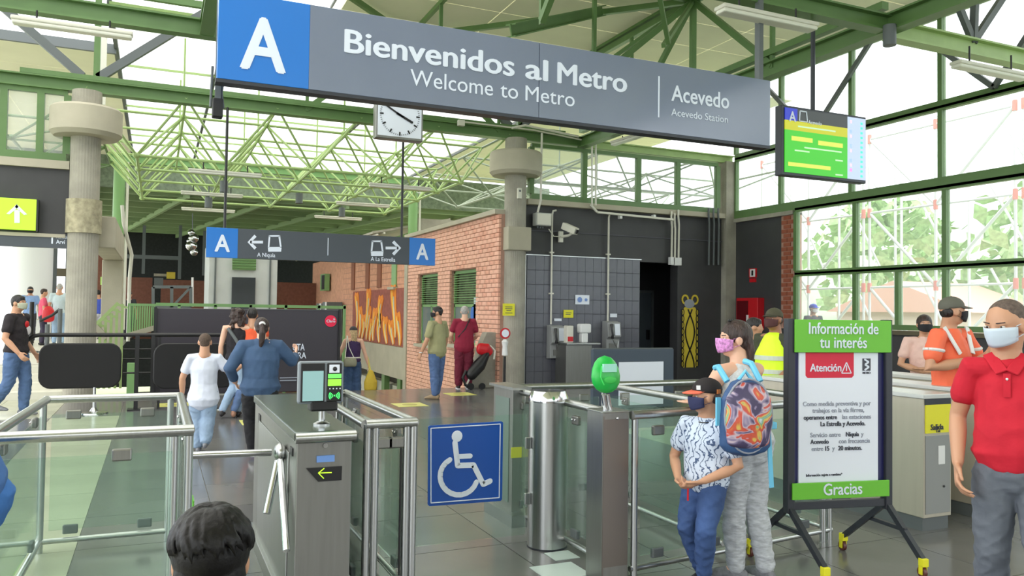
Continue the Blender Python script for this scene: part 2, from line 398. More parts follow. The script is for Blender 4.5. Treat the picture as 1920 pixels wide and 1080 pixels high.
MB().ibeam((4.55,10.4,5.65),(7.4,12.7,7.2),.16,.2).build('rafter', M_green, tr)
MB().bar((8.64,7.5,5.7),(8.64,YB,5.7),.12,.1).build('upper_rail', M_green, tr)
# grey V bracing over the columns
vb = struct('beam_column_bracing', MB().bar((-9,YB,7.2),(3,YB,7.2),.1,.12), M_green)
for cx in (-1.15, 7.0):
    for s_ in (-1, 1):
        MB().bar((cx+s_*.12,YB,5.62),(cx+s_*2.0,YB,7.2),.12,.14).build('brace', M_gray, vb)
    MB().bar((cx+.1,YB,5.6),(cx+.1,YB,7.4),.1,.12).build('post', M_green, vb)
MB().bar((cx-8.1,YB+2,5.6),(cx-8.1,YB+2,7.6),.16,.16).build('post', M_offw, vb)

# ---- roofs
cr = MB(); 
roofp = [(3.3,8.6,-4,2.0),(3.3,8.6,2.0,6.0),(3.3,8.6,6.0,10.0),(3.3,8.6,10.0,13.8)]
ceil = struct('ceiling', MB().box(8.55, 8.7, -4, 15.7, 7.3, 7.42), M_green)
def panel(x0, x1, y0, y1, z, mt=M_cream, dz=0):
    return MB().add([(x0,y0,z),(x1,y0,z+dz),(x1,y1,z+dz),(x0,y1,z),(x0,y0,z+.06),(x1,y0,z+dz+.06),(x1,y1,z+dz+.06),(x0,y1,z+.06)],
        [(3,2,1,0),(4,5,6,7),(0,1,5,4),(1,2,6,5),(2,3,7,6),(3,0,4,7)]).build('roof_panel', mt, ceil)
y = -4.0
while y < 15.4:
    for (xa, xb) in ((3.1,5.9),(5.92,8.62),(8.72,10.8),(10.82,12.95)): panel(xa, xb, y, y+1.18, 7.36+ (0.0), M_cream)
    y += 1.2
for k in range(6):  # unseen panels over and behind the camera, added to darken the hall
    panel(-9, -3, -14+2.5*k, -14+2.5*k+2.46, 7.36); panel(-2.96, 3.06, -14+2.5*k, -14+2.5*k+2.46, 7.36)
for k in range(4): panel(3.1, 8.6, -14+2.5*k, -14+2.5*k+2.46, 7.36); panel(8.64, 12.9, -14+2.5*k, -14+2.5*k+2.46, 7.36)  # more out-of-view panels added to hold back skylight
y = 15.9
while y < 31.9:
    panel(9.5, 12.2, y, y+1.98, 7.2); panel(12.22, 15, y, y+1.98, 7.2)
    for (xa, xb) in ((-3.6,-.95),(-6.4,-3.62),(-9.2,-6.42),(-12,-9.22)): panel(xa, xb, y+2.9, y+4.88, 7.05)
    y += 2.0
struct('beam_fascia_left', MB().box(-12,-.9,18.7,18.78,6.95,7.15), M_gray)
# glazed roof: bars and panes
gr = struct('window_7', MB().bar((-.9,15.9,7.1),(-.9,31.9,7.1),.08,.1), M_gray)
for x in (1.15, 5.3, 9.4): MB().bar((x,15.9,7.1),(x,31.9,7.1),.07,.09).build('glazing_bar', M_gray, gr)
for yy in [15.9+4*k for k in range(5)]: MB().bar((-.9,yy,7.06),(9.4,yy,7.06),.03,.05).build('glazing_bar', M_lgreen, gr)
for xa, xb in zip((-.9,1.15,3.2,5.3,7.4),(1.15,3.2,5.3,7.4,9.4)):
    for k in range(4): MB().box(xa+.04,xb-.04,15.95+4*k,19.85+4*k,7.12,7.14).build('pane', M_sky, gr)
g2 = struct('window_8', MB().bar((-9,11.6,7.55),(3.1,11.6,7.55),.05,.06), M_gray)
for x in (-7,-5,-3,-1,1,3): MB().bar((x,2,7.55),(x,15.7,7.55),.04,.05).build('glazing_bar', M_gray, g2)
for yy in (4,8,14): MB().bar((-9,yy,7.55),(3.1,yy,7.55),.04,.05).build('glazing_bar', M_gray, g2)
for x in (-7,-5,-3,-1,1):
    for ya, yb in ((2,4),(4,8),(8,11.6),(11.6,14),(14,15.7)): MB().box(x+.03,x+1.97,ya+.03,yb-.03,7.57,7.585).build('pane', M_sky, g2)
# far, dark end of the hall
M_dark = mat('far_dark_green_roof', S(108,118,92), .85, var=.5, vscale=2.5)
far = struct('ceiling_far', MB().box(-6, 16, 32, 52, 6.1, 6.3), M_dark)
for k in range(9): MB().bar((-6,33+k*2.1,5.95),(14,33+k*2.1,5.95),.18,.25).build('roof_beam', mat('far_beam', S(140,162,122), .7), far)
for k in range(7): MB().bar((-5+k*3,32.2,5.8),(-8+k*3,51,5.8),.12,.2).build('roof_beam', MATS['far_beam'], far)
struct('wall_far_roof_edge', MB().box(-6,16,31.95,32.1,5.9,7.15), mat('far_edge', S(104,118,98), .7, var=.3))
fw = struct('wall_far', MB().box(P(176,500,'y',51).x, 16, 51, 51.3, -3, 7), mat('far_wall_dark', S(30,32,34), .9, var=.3))  # near-black colour stands in for the unlit depth of the hall
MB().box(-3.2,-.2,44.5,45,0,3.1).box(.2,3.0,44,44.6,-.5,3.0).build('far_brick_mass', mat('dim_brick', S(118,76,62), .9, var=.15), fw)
for k, (x, z0, z1) in enumerate(((-3.2,3.2,5.7),(-1.9,3.2,5.7),(-.6,3.2,5.5),(1.0,3.0,5.6),(2.1,3.2,5.4))): MB().bar((x,42,z0),(x,42,z1),.14,.14).build('steel_post', M_gray, fw)
MB().bar((-3.6,42,4.0),(1.0,42,4.0),.15,.18).build('steel_post', M_gray, fw)

# ---------------------------------------------------------------- space frame modules
def space_frame(x0, y0, lab, mt, N=5):
    t = thing('space_frame', lab, 'roof frame', (x0, y0, 4.46))
    mod = 8.1/N; zt, zb = 5.45, 4.46+(.3 if N < 5 else 0)
    L = {}
    def strut(a, b, r, nm):
        a = Vector(a); b = Vector(b); d = b-a; key = (round(d.length, 3), r)
        if key not in L:
            me = MB().tube([(0,0,0),(0,0,d.length)], r, 6).mesh('strut', smooth=True); me.materials.append(mt); L[key] = me
        o = bpy.data.objects.new(nm, L[key]); C.objects.link(o); o.parent = t
        o.location = a-WL[t.name]; o.rotation_euler = d.to_track_quat('Z', 'Y').to_euler()
    bn = lambda i, j: (x0+mod*(i+.5), y0+mod*(j+.5), zb)
    tn = lambda i, j: (x0+mod*i, y0+mod*j, zt)
    nd = MB().ell((0,0,0), (.075,.075,.06), 8, 6).mesh('node', smooth=True); nd.materials.append(mt)
    for i in range(N):
        for j in range(N):
            b = bn(i, j); o = inst(nd, 'node', b, t)
            for (p, q) in ((0,0),(1,0),(0,1),(1,1)): strut(b, tn(i+p, j+q), .024, 'diagonal')
            if i < N-1: strut(b, bn(i+1, j), .03, 'bottom_chord')
            if j < N-1: strut(b, bn(i, j+1), .03, 'bottom_chord')
    for i in range(N+1):
        for j in range(N+1):
            if i < N and j > 0: strut(tn(i, j), tn(i+1, j), .028, 'top_chord')
            if j < N: strut(tn(i, j), tn(i, j+1), .028, 'top_chord')
            if 0 < i < N and 0 < j < N:
                inst(nd, 'node', tn(i, j), t)
                a = tn(i, j)
                if (i+j) % 2 == 0: strut(a, (a[0], a[1], 7.05), .02, 'hanger')
    return t
X0 = -1.21
space_frame(X0, YB, 'light green tube space frame just beyond the main beam, above the stairwell', M_lgreen)
space_frame(X0+8.1, YB+.2, 'green tube space frame seen through the clerestory over the black wall', mat('pale_grey_green', S(170,182,166), .5), 3)
space_frame(X0-8.1, YB+.4, 'green tube space frame seen through the panes over the arrow sign', M_green, 3)
ibeam('beam_hall_edge', (X0, YB+8.1, 5.6), (X0+8.1, YB+8.1, 5.6), .14, .2, M_green2)
for x, zb, lab in ((-.98,0.5,'light green round steel post rising behind the concrete portal'),(7.2,-.3,'light green round steel post rising behind the brick booth roof')):
    t = thing('steel_post', lab, 'post', (x, 23.8, zb))
    MB().tube([(x,23.8,zb),(x,23.8,5.5)], .145, 20).build('shaft', M_green2, t, smooth=True)
    MB().tube([(x+.2,23.75,zb+.5),(x+.2,23.75,5.5)], .035, 8).build('downpipe', M_offw, t, smooth=True)
# conduit running down the portal
t = tag(MB().tube([P(229,385,'y',18.2),P(232,420,'y',18.2),P(247,478,'y',18.3),P(243,520,'y',18.3),P(240,640,'y',18.3)], .035, 8).build('conduit', M_offw, smooth=True), 'pale conduit pipe bending down the side of the concrete portal', 'pipe')

# ================================================================ BRICK BOOTH AND FAR BUILDINGS
XB = 6.65
booth = MB()
wins = [(16.93, 18.7, .82, 2.6), (19.63, 21.34, .72, 2.6)]
YE = 22.3
def wallseg(mb, y0, y1, z0, z1): mb.box(XB+.03, XB+.25, y0, y1, z0, z1)
wallseg(booth, 15.62, 16.93, -3, 3.7); wallseg(booth, 18.7, 19.63, -3, 3.7); wallseg(booth, 21.34, YE, -3, 3.7)
for (a, b, c, d) in wins: wallseg(booth, a, b, -3, c); wallseg(booth, a, b, d, 3.7)
booth.box(XB+.05, 7.2, 15.95, 16.2, -3, 3.7)
wall_booth = struct('wall_booth', booth, M_mortar)
bl, bh = .262, .098; cb_ = []
br = MB().box(-.02, .03, 0, bl-.012, 0, bh-.012)
bms = []
for mt in (M_brick, M_brick2):
    me = br.mesh('brick'); me.materials.append(mt); bms.append(me)
j = 0; z = -.9
while z < 3.68:
    y = 15.62 - (bl/2 if j % 2 else 0)
    while y < YE:
        ya, yb = max(y, 15.62), min(y+bl-.012, YE)
        for a, b, c, d in wins:
            if c-.04 < z+bh/2 < d+.02:
                if a < ya < b: ya = b
                if a < yb < b: yb = a
        if yb-ya > .04: cb_.append((ya, z, (yb-ya)/(bl-.012)))
        y += bl
    z += bh; j += 1
cb_ = [c for c in cb_]
cb_.sort(key=lambda c: c[0]+(4 if c[1] < 0 else 0)); rest = MB()
for n_, (y, z, s_) in enumerate(cb_):
    if n_ < 290:
        o = inst(bms[0 if random.random() < .65 else 1], 'brick', (XB+.003*random.random(), y, z), wall_booth); o.scale = (1, s_, 1)
    else: rest.add([Vector((v.x+XB, v.y*s_+y, v.z+z)) for v in br.v], br.f)
o = rest.build('brickwork', M_brick, wall_booth); o['kind'] = 'stuff'
MB().box(XB-.12, XB+.35, 15.62, YE+.1, 3.7, 3.8).build('coping', M_concl, wall_booth)
for k, (a, b, c, d) in enumerate(wins):
    w = struct('window_%d' % (10+k), MB().box(XB+.1, XB+.16, a, b, c, c+.07).box(XB+.1, XB+.16, a, b, d-.06, d).box(XB+.1,XB+.16,a,a+.06,c,d).box(XB+.1,XB+.16,b-.06,b,c,d).box(XB+.1,XB+.16,(a+b)/2-.03,(a+b)/2+.03,c,1.75).box(XB+.1,XB+.16,a,b,1.72,1.79), M_green2)
    for q in range(13): MB().bar((XB+.08,a+.05,1.83+q*.058),(XB+.08,b-.05,1.83+q*.058),.05,.012).build('blind_slat', M_green2, w)
    MB().box(XB+.12, XB+.13, a+.06, b-.06, c+.07, 1.72).build('pane', mat('dim_window_glass', S(110,128,128), .08, spec=.8), w)
    MB().box(XB+.2, XB+.24, a, b, c, d).build('interior_shade_panel', M_dark, w)  # dark panel stands in for the shade of the room behind
    MB().box(XB-.1, XB+.1, a-.06, b+.06, c-.09, c-.01).build('window_ledge', M_concl, w)
    if k == 0:
        MB().lathe([(.001,0),(.2,0),(.2,.01),(.001,.01)], (0,0,0), 20).build('round_sticker', mat('sticker_blue', S(60,110,190), .5), w).matrix_local = Matrix.Translation((XB+.1, 17.35, 1.55))@Matrix.Rotation(PI/2, 4, 'Y')
        MB().box(XB+.1,XB+.115,17.0,17.35,1.35,1.95).build('paper_notice', M_paper, w)
# concrete frame and mural bay
fr = MB().box(XB-.05, XB+.3, YE, YE+.28, -3, 3.6); fr.box(XB-.03, XB+.3, YE+.28, 31, -.42, .52)
struct('pillar_mural_bay', fr, M_concl)
mw = MB().box(XB+.02, XB+.25, YE+.28, 31.2, .52, 3.6).box(XB+.02, XB+.25, 31.2, 38, -3, 3.75)
wall_mural = struct('wall_mural', mw, mat('far_brickwork', S(206,152,124), .9, var=.14, vscale=7))
for z in [.6+.2*k for k in range(15)]: MB().box(XB+.01, XB+.02, YE+.28, 31.2, z, z+.012).build('brick_course_line', M_mortar, wall_mural)
for yy in (23.6, 25.4, 27.0, 29.2): MB().box(XB-.02, XB+.02, yy, yy+.5, 2.35, 3.6).build('recess_strip', M_green2 if yy < 24 else mat('recess_brown', S(140,88,66), .8), wall_mural)
MB().box(XB-.12, XB+.02, 23.5, 24.2, 2.25, 2.33).build('ledge', M_concl, wall_mural)
for yy, cc in ((22.9, M_green), (24.7, M_green), (26.6, M_green)): MB().box(XB-.02, XB+.15, yy, yy+.35, -3, -.42).build('green_post', cc, wall_mural)
MB().box(XB+.6, XB+.7, YE, 31, -3, 0).build('dark_backing', mat('backing_dim', S(70,66,58), .8), wall_mural)  # plain dark panel closing the opening behind the posts
for k in range(5): tag(MB().box(XB+.25, XB+.55, 22.9+k*1.35, 23.95+k*1.35, -1.35, -.75).build('white_crate', M_offw, bevel=.02), 'white crate behind the green posts below the mural, number %s from the concrete post' % ('one','two','three','four','five')[k], 'crate')
mu = thing('flame_mural', 'painted mural of orange and yellow flame hearts on reddish brown brick', 'mural', (XB, 25.8, .55))
MB().box(XB-.03, XB+.0, YE+.35, 29.3, .55, 2.28).build('mural_ground', mat('mural_ground', S(150,84,72), .8, var=.2), mu)
mo, my, mw_ = mat('mural_orange', S(232,138,42), .7), mat('mural_yellow', S(246,200,80), .7), mat('mural_pale', S(210,214,190), .7)
def ribbon(pts, w, xx, mt, nm):
    b = MB(); n = len(pts); vs = []; 
    for i, (s_, z) in enumerate(pts):
        a = Vector(pts[max(0, i-1)]); c = Vector(pts[min(n-1, i+1)]); t = (c-a).normalized(); nn = Vector((-t.y, t.x))*w*(.5 if i in (0, n-1) else 1)/2
        for sg in (1, -1): vs += [(xx, s_+nn.x*sg, z+nn.y*sg), (xx+.02, s_+nn.x*sg, z+nn.y*sg)]
    fs = []
    for i in range(n-1):
        o = 4*i; p = o+4; fs += [(o,o+2,p+2,p),(o+1,p+1,p+3,o+3),(o,p,p+1,o+1),(o+2,o+3,p+3,p+2)]
    fs += [(0,1,3,2),(4*n-4,4*n-2,4*n-1,4*n-3)]
    b.add(vs, fs); b.build(nm, mt, mu)
for (s0, zb_, h_) in ((28.6,.95,1.15),(27.0,1.0,1.2),(25.2,1.05,.9),(23.6,.8,1.45),(28.1,.65,.95),(26.9,.6,1.0),(26.0,.6,.95),(25.3,.58,.8),(24.5,.58,.7),(23.8,.58,.6),(23.1,.58,.85),(27.6,.62,.7),(26.4,.58,.6)):
    for k_, (dx, mt, w, xx) in enumerate(((.2, mo, .15, -.045), (.1, my, .09, -.055), (-.14, mo, .15, -.05), (-.04, mw_, .06, -.06))):
        pts = []
        for q in range(9):
            t = q/8; hh = h_*(1 if k_ != 3 else .85)
            pts.append((s0+dx*(.3+1.2*t)+.16*math.sin(3*t+s0), zb_+hh*t))
        if k_ in (0, 2): q_ = -1 if k_ == 0 else 1; e_ = pts[-1]; pts += [(e_[0]+q_*.06, e_[1]+.08), (e_[0]+q_*.16, e_[1]+.06), (e_[0]+q_*.2, e_[1]-.08), (e_[0]+q_*.17, e_[1]-.22)]
        ribbon(pts, w, XB+xx, mt, 'flame_stroke')
# far brick building across the end, canopy roofs
fb = MB().box(3.9, 7, 37, 37.4, -3, 2.8)
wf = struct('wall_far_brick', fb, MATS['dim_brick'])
MB().box(4.4, 7, 36.85, 37, .9, 1.6).box(3.9, 4.3, 36.8, 37, -3, 3.3).build('concrete_band', M_conc, wf)
rc = struct('roof_canopy', MB().add([(6.0,24,3.95),(8.5,24,4.5),(8.5,38,4.5),(6.0,38,3.95),(6.0,24,4.02),(8.5,24,4.57),(8.5,38,4.57),(6.0,38,4.02)],[(3,2,1,0),(4,5,6,7),(0,1,5,4),(1,2,6,5),(2,3,7,6),(3,0,4,7)]), M_conc)
for k in range(3): MB().bar((5.9+.22*k,23.9,3.86+.06*k),(5.9+.22*k,38,3.86+.06*k),.05,.05).build('canopy_rib', M_offw, rc)
MB().box(7.2, 9.2, 23.95, 24.1, 3.0, 4.5).build('canopy_end', M_conc, rc)
t = thing('vending_machine', 'grey upright machines with white door edges beside the far brick wall', 'machine', (6.2, 32, -.1))
MB().box(6.0,6.6,31.0,31.9,-.6,1.9).build('cabinet', M_gray, t); MB().box(6.0,6.6,32.1,33.2,-.6,1.85).build('cabinet', M_gray, t)
MB().box(5.97,6.0,31.0,31.2,-.6,1.9).build('door_edge', M_white, t); MB().box(5.97,6.0,32.1,32.35,-.6,1.85).build('door_edge', M_white, t)
t = tag(MB().box(6.4,6.6,33.6,34.6,2.4,3.1).build('wall_sign', M_green2), 'small green and dark sign high on the far brick wall', 'sign')
MB().box(6.38,6.4,33.65,34.2,2.45,3.05).build('sign_face', M_blk, t)
# elevator tower
a_, b_ = P(390,600,'y',25.5).x, P(518,600,'y',25.5).x
ev = struct('wall_elevator_tower', MB().box(a_,b_,25.5,28,-3,3.55), mat('tower_concrete', S(196,200,200), .8, var=.06, vscale=2))
q0, q1 = P(433,600,'y',25.5).x, P(477,600,'y',25.5).x
MB().box(q0,q1,25.44,25.52,P(450,655,'y',25.5).z,P(450,520,'y',25.5).z).build('elevator_door', mat('dark_lift_glass', S(58,62,66), .2), ev)
MB().box(q0,q1,25.42,25.5,P(450,506,'y',25.5).z,P(450,483,'y',25.5).z).build('vent_panel', M_green2, ev)
for k in range(5): MB().box(q0,q1,25.39,25.43,P(450,504-k*5,'y',25.5).z,P(450,502-k*5,'y',25.5).z).build('vent_slat', M_green, ev)
MB().box(P(400,600,'y',25.5).x,P(403,600,'y',25.5).x,25.45,25.5,-3,3.5).box(P(503,600,'y',25.5).x,P(506,600,'y',25.5).x,25.45,25.5,-3,3.5).build('panel_joint', M_gray, ev)
# hanging silver balls, yellow-lit machine and grey gate in the dark end
t = thing('ball_cluster', 'string of silver balls hanging in the dark far hall', 'decoration', P(361,455,'y',34))
for (u, v, r) in ((359,436,.13),(363,447,.2),(359,461,.22),(364,473,.15),(356,452,.12)):
    MB().ell(P(u,v,'y',34),(r,r,r),12,8).build('silver_ball', M_chrome, t, smooth=True)
MB().tube([P(361,430,'y',34),P(361,400,'y',34)],.02,6).build('cable', M_gray, t)
t = thing('far_gate', 'grey steel frame gate with one diagonal in the dark far hall', 'gate', P(325,575,'y',30))
g = [P(287,538,'y',30),P(287,576,'y',30),P(358,576,'y',30),P(358,538,'y',30)]
for k in range(4): MB().bar(g[k],g[(k+1)%4],.1,.1).build('gate_bar', M_gray, t)
MB().bar(P(322,538,'y',30),P(322,576,'y',30),.1,.1).build('gate_bar', M_gray, t); MB().bar(P(322,576,'y',30),P(356,540,'y',30),.08,.08).build('gate_bar', M_gray, t)
t = thing('far_machine', 'dim machine frame with a yellow-lit top in the dark far hall', 'machine', P(312,536,'y',36))
MB().box(P(288,530,'y',36).x,P(322,530,'y',36).x,36,36.4,P(300,518,'y',36).z,P(300,513,'y',36).z).build('shelf', M_conc, t)
MB().box(P(312,530,'y',36).x,P(328,530,'y',36).x,35.8,36.2,P(300,522,'y',36).z,P(300,510,'y',36).z).build('yellow_lit_block', mat('dim_yellow', S(190,170,50), .6), t)  # the yellow light on this block is put into its colour
MB().box(P(289,530,'y',36).x,P(306,530,'y',36).x,36,36.4,P(300,535,'y',36).z,P(300,521,'y',36).z).build('box', M_gray, t)
tag(MB().tube([P(361,520,'y',33),P(361,575,'y',33)],.04,8).build('lamp_post', M_white), 'thin white post in the dark far hall', 'post')

# ---- green stair guard and railings
t = thing('stair_railing', 'light green stepped railing rising beside the concrete portal', 'railing', (-.9, 17, .5))
for k in range(5):
    a = P(181+k*10, 606-k*9, 'y', 16.6); MB().bar(a+Vector((-.03,0,0)), a+Vector((.16,0,-.07)), .05, .04).build('rail_bracket', M_lgreen, t)
    b = P(188+k*10.5, 604-k*8.5, 'y', 16.6); MB().bar(b, (b.x,b.y,.1), .045, .045).build('baluster', M_lgreen, t)
MB().bar(P(178,610,'y',16.6), P(222,568,'y',16.6), .06, .06).build('handrail', M_lgreen, t)
MB().bar(P(178,612,'y',16.55), P(200,634,'y',16.55), .1, .1).build('curled_end', M_concl, t)
t = thing('green_railing', 'light green barred railing between the concrete portal and the black hoarding', 'railing', (-.2, 17.5, 0))
for k in range(12):
    u = 241+k*4.4; a = P(u, 572+k*.1, 'y', 17.6); MB().bar(a, (a.x,a.y,P(u,626-k*1.2,'y',17.6).z), .03, .03).build('baluster', M_green2, t)
MB().bar(P(240,571,'y',17.6), P(292,572,'y',17.6), .06, .05).build('handrail', M_green2, t)
MB().bar(P(240,629,'y',17.6), P(292,614,'y',17.6), .08, .1).build('kerb', M_concl, t)
t = thing('long_railing', 'green tube handrail running along behind the black hoarding', 'railing', (2, 19.5, 0))
MB().bar(P(292,570.5,'y',19.5), P(648,576.5,'y',19.5), .06, .07).build('handrail', M_green2, t)
for u in (336,404,470,536,598,646): a = P(u,572,'y',19.5); MB().bar(a, (a.x,a.y,-3), .06, .06).build('railing_post', M_green2, t)
tag(MB().box(P(238,700,'y',15.75).x,P(256,700,'y',15.75).x,15.75,15.8,.05,.62).build('screen_board', M_green2, bevel=.01), 'dark green panel standing behind the black barrier rails', 'panel')

# ---- black hoarding with the red disc
t = thing('advert_hoarding', 'long black advertising hoarding with white capitals and a red disc', 'hoarding', (1.65, 15.9, 0))
MB().box(.0, 3.32, 15.85, 15.95, 0.02, 1.6).build('board', mat('black_vinyl', S(52,48,56), .35, bump=.05, bscale=5), t, bevel=.01)
MB().box(-.03, 0.02, 15.8, 15.97, 0, 1.62).box(3.3, 3.34, 15.8, 15.97, 0, 1.62).build('board_edge', M_blk, t)
MB().box(1.6,3.3,15.84,15.852,1.596,1.61).build('top_trim', M_gray, t)
rd = MB().lathe([(.115,0),(.115,.012)], (0,0,0), 28).build('red_disc', mat('red_disc', S(232,22,72), .4), t, world=False)
p = P(620,602,'y',15.84); rd.matrix_local = Matrix.Translation(p-WL[t.name])@Matrix.Rotation(PI/2,4,'X')
text('Claro', .075, p+Vector((0,-.02,-.025)), M_let, t, .02, align='CENTER')
for k in range(3): MB().bar(p+Vector((.045,-.02,.03)), p+Vector((.065+.01*k,-.02,.06-.015*k)), .006, .008).build('logo_stroke', M_let, t)
def tx(body, u0, u1, v0, v1, yp, mt, par, bold=.0, cw=None, base=None, align='LEFT', y_off=-.004):
    a = P(u0, v1, 'y', yp); b = P(u1, v1, 'y', yp); c = P(u0, v0, 'y', yp)
    h = c.z-a.z; o = text(body, h/.73, (a.x, yp+y_off, a.z), mt, par, bold)
    me = o.data; xs = [v.co.x for v in me.vertices]; w = max(xs)-min(xs); mn = min(xs)
    o.scale = ((b.x-a.x)/w, 1, 1); o.location.x -= mn*(b.x-a.x)/w
    return o
tx('UTA', 549, 571, 644, 657, 15.85, M_let, t, .02); tx('URA', 549, 574, 660, 672, 15.85, M_let, t, .02)
for k in range(2): MB().box(P(525,700,'y',15.84).x, P(560-4*k,700,'y',15.84).x, 15.835, 15.85, P(540,708+k*5,'y',15.85).z-.012, P(540,708+k*5,'y',15.85).z+.008).build('fine_print', M_inkl, t)
MB().box(P(343,645,'y',15.84).x, P(352,645,'y',15.84).x, 15.835, 15.85, P(345,648,'y',15.85).z, P(345,644,'y',15.85).z).build('fine_print', M_let, t)
MB().box(P(393,645,'y',15.84).x, P(413,645,'y',15.84).x, 15.835, 15.85, P(395,647,'y',15.85).z, P(395,644,'y',15.85).z).build('fine_print', M_let, t)

# ================================================================ SIGNS
YS = 7.2
sx0, sx1 = P(407,145,'y',YS).x, P(1444,272,'y',YS).x; sz0 = P(407,146,'y',YS).z; sz1 = P(900,61,'y',YS).z
t = thing('welcome_sign', 'long hanging grey-blue welcome sign with blue A square and white lettering', 'sign', ((sx0+sx1)/2, YS, sz0))
xs_ = P(1011,150,'y',YS).x; xb_ = P(579,150,'y',YS).x
MB().box(xb_, xs_-.003, YS, YS+.14, sz0, sz1).build('sign_panel', M_sign, t, bevel=.004)
MB().box(xs_+.003, sx1, YS, YS+.14, sz0, sz1).build('sign_panel', M_sign, t, bevel=.004)
MB().box(sx0, xb_, YS, YS+.14, sz0, sz1).build('blue_square', M_blue, t, bevel=.004, label='bright blue end square with a white letter A')
MB().box(sx0-.01, sx1+.005, YS+.005, YS+.14, sz0-.03, sz0).build('bottom_edge', M_dk, t)
tx('A', 449, 536, 22, 126, YS, M_let, t, .035)
def txl(body, u0, u1, zt, zb, bold, sp=1.0, yp=YS, par=t):
    z0 = zb; x0 = P(u0, 100, 'y', yp).x; x1 = P(u1, 100, 'y', yp).x
    o = text(body, (zt-zb)/.73, (x0, yp-.004, zb), M_let, par, bold, spacing=sp)
    xs = [v.co.x for v in o.data.vertices]; w = max(xs)-min(xs); k = (x1-x0)/w; o.scale = (k,1,1); o.location.x -= min(xs)*k; return o
zB = P(645,97,'y',YS).z; zT = P(645,52,'y',YS).z
txl('Bienvenidos', 645, 965, zT, zB, .034); txl('al', 985, 1028, zT, zB, .034); txl('Metro', 1045, 1176, zT, zB, .034)
zb2 = P(772,160,'y',YS).z; zt2 = P(772,128,'y',YS).z
txl('Welcome', 770, 925, zt2, zb2, .0); txl('to', 939, 972, zt2, zb2, .0); txl('Metro', 986, 1078, zt2, zb2, .0)
zb3 = P(1262,189,'y',YS).z; zt3 = P(1262,158,'y',YS).z
txl('Acevedo', 1259, 1367, zt3, zb3, .012)
zb4 = P(1262,217,'y',YS).z; zt4 = P(1262,203,'y',YS).z
txl('Acevedo Station', 1259, 1365, zt4, zb4, .0)
x = P(1235,180,'y',YS).x; MB().box(x-.008, x+.008, YS-.006, YS, P(1235,220,'y',YS).z, P(1235,143,'y',YS).z).build('divider', M_let, t)
xp = P(1421,100,'y',YS+.2).x
for xx in (sx0+.05, xp): MB().box(xx-.03, xx+.03, YS+.14, YS+.22, sz0+.3, 5.35).build('hanger_pole', M_gray, t)
t = thing('loudspeaker', 'small dark cased speaker with cables hanging below the blue sign end', 'speaker', P(408,190,'y',YS+.4))
c = P(408,198,'y',YS+.4)
MB().box(c.x-.045,c.x+.045,c.y-.04,c.y+.06,c.z-.11,c.z+.06).build('case', M_blk, t, bevel=.01)
MB().tube([c+Vector((-.06,0,-.02)),c+Vector((-.05,0,.35))],.012,6).tube([c+Vector((.05,0,-.02)),c+Vector((.03,0,.12)),c+Vector((.05,0,.3)),c+Vector((.02,0,.45))],.012,6).build('cables', M_gray, t, smooth=True)
MB().bar(c+Vector((0,0,.05)),c+Vector((0,0,1.9)),.05,.05).build('bracket', M_gray, t)

# clock
YC = 11.45
cx0, cx1 = P(705,200,'y',YC).x, P(794,200,'y',YC).x; cz0 = P(750,262,'y',YC).z; cw = cx1-cx0; cxm = (cx0+cx1)/2; czm = cz0+cw/2
t = thing('station_clock', 'square white station clock hanging half hidden by the welcome sign', 'clock', (cxm, YC, cz0))
MB().box(cx0, cx1, YC, YC+.16, cz0, cz0+cw).build('case', M_steeld, t, bevel=.012)
MB().box(cx0+.03, cx1-.03, YC-.008, YC, cz0+.04, cz0+cw-.03).build('dial', M_paper, t)
R_ = cw*.42
for k in range(60):
    a = k*PI/30; big = k % 5 == 0; r0 = R_*(.82 if big else .93)
    d = Vector((math.sin(a),0,math.cos(a)))
    MB().bar(Vector((cxm,YC-.012,czm))+d*r0, Vector((cxm,YC-.012,czm))+d*R_, .022 if big else .006, .006, up=(0,1,0)).build('hour_mark' if big else 'minute_mark', M_blk, t)
for a, l, w, nm in ((math.radians(300), .38, .024, 'minute_hand'), (math.radians(116), .24, .034, 'hour_hand')):
    d = Vector((math.sin(a),0,math.cos(a))); c0 = Vector((cxm,YC-.02,czm)); MB().bar(c0-d*.06, c0+d*cw*l/.8, w, .006, up=(0,1,0)).build(nm, M_blk, t)
MB().bar((cxm,YC+.08,cz0+cw),(cxm,YC+.08,5.35),.05,.05).build('hanger_pole', M_gray, t)

# direction sign between the platforms
Y2 = 15.56
a = P(387,453,'y',Y2).x; b = P(816,470,'y',Y2).x; z0 = P(387,482,'y',Y2).z; z1 = P(387,425.5,'y',Y2).z; b1 = P(446,450,'y',Y2).x; b2 = P(768,450,'y',Y2).x
t = thing('platform_sign', 'narrow hanging direction sign with a blue A square at each end', 'sign', ((a+b)/2, Y2, z0))
MB().box(b1, b2, Y2, Y2+.1, z0, z1).build('sign_panel', M_sign2, t, bevel=.003)
MB().box(a, b1, Y2-.004, Y2+.1, z0, z1).build('blue_square', M_blue, t, bevel=.003); MB().box(b2, b, Y2-.004, Y2+.1, z0, z1).build('blue_square', M_blue, t, bevel=.003)
tx('A', 402, 431, 438, 471, Y2, M_let, t, .035, y_off=-.01); tx('A', 780, 803, 455, 486, Y2, M_let, t, .035, y_off=-.01)
def s2(poly, nm='pictogram'):
    b = MB(); q = [(P(u,v,'y',Y2).x, P(u,v,'y',Y2).z) for u, v in poly]; return b.prism(q, 'y', Y2-.006, Y2).build(nm, M_let, t)
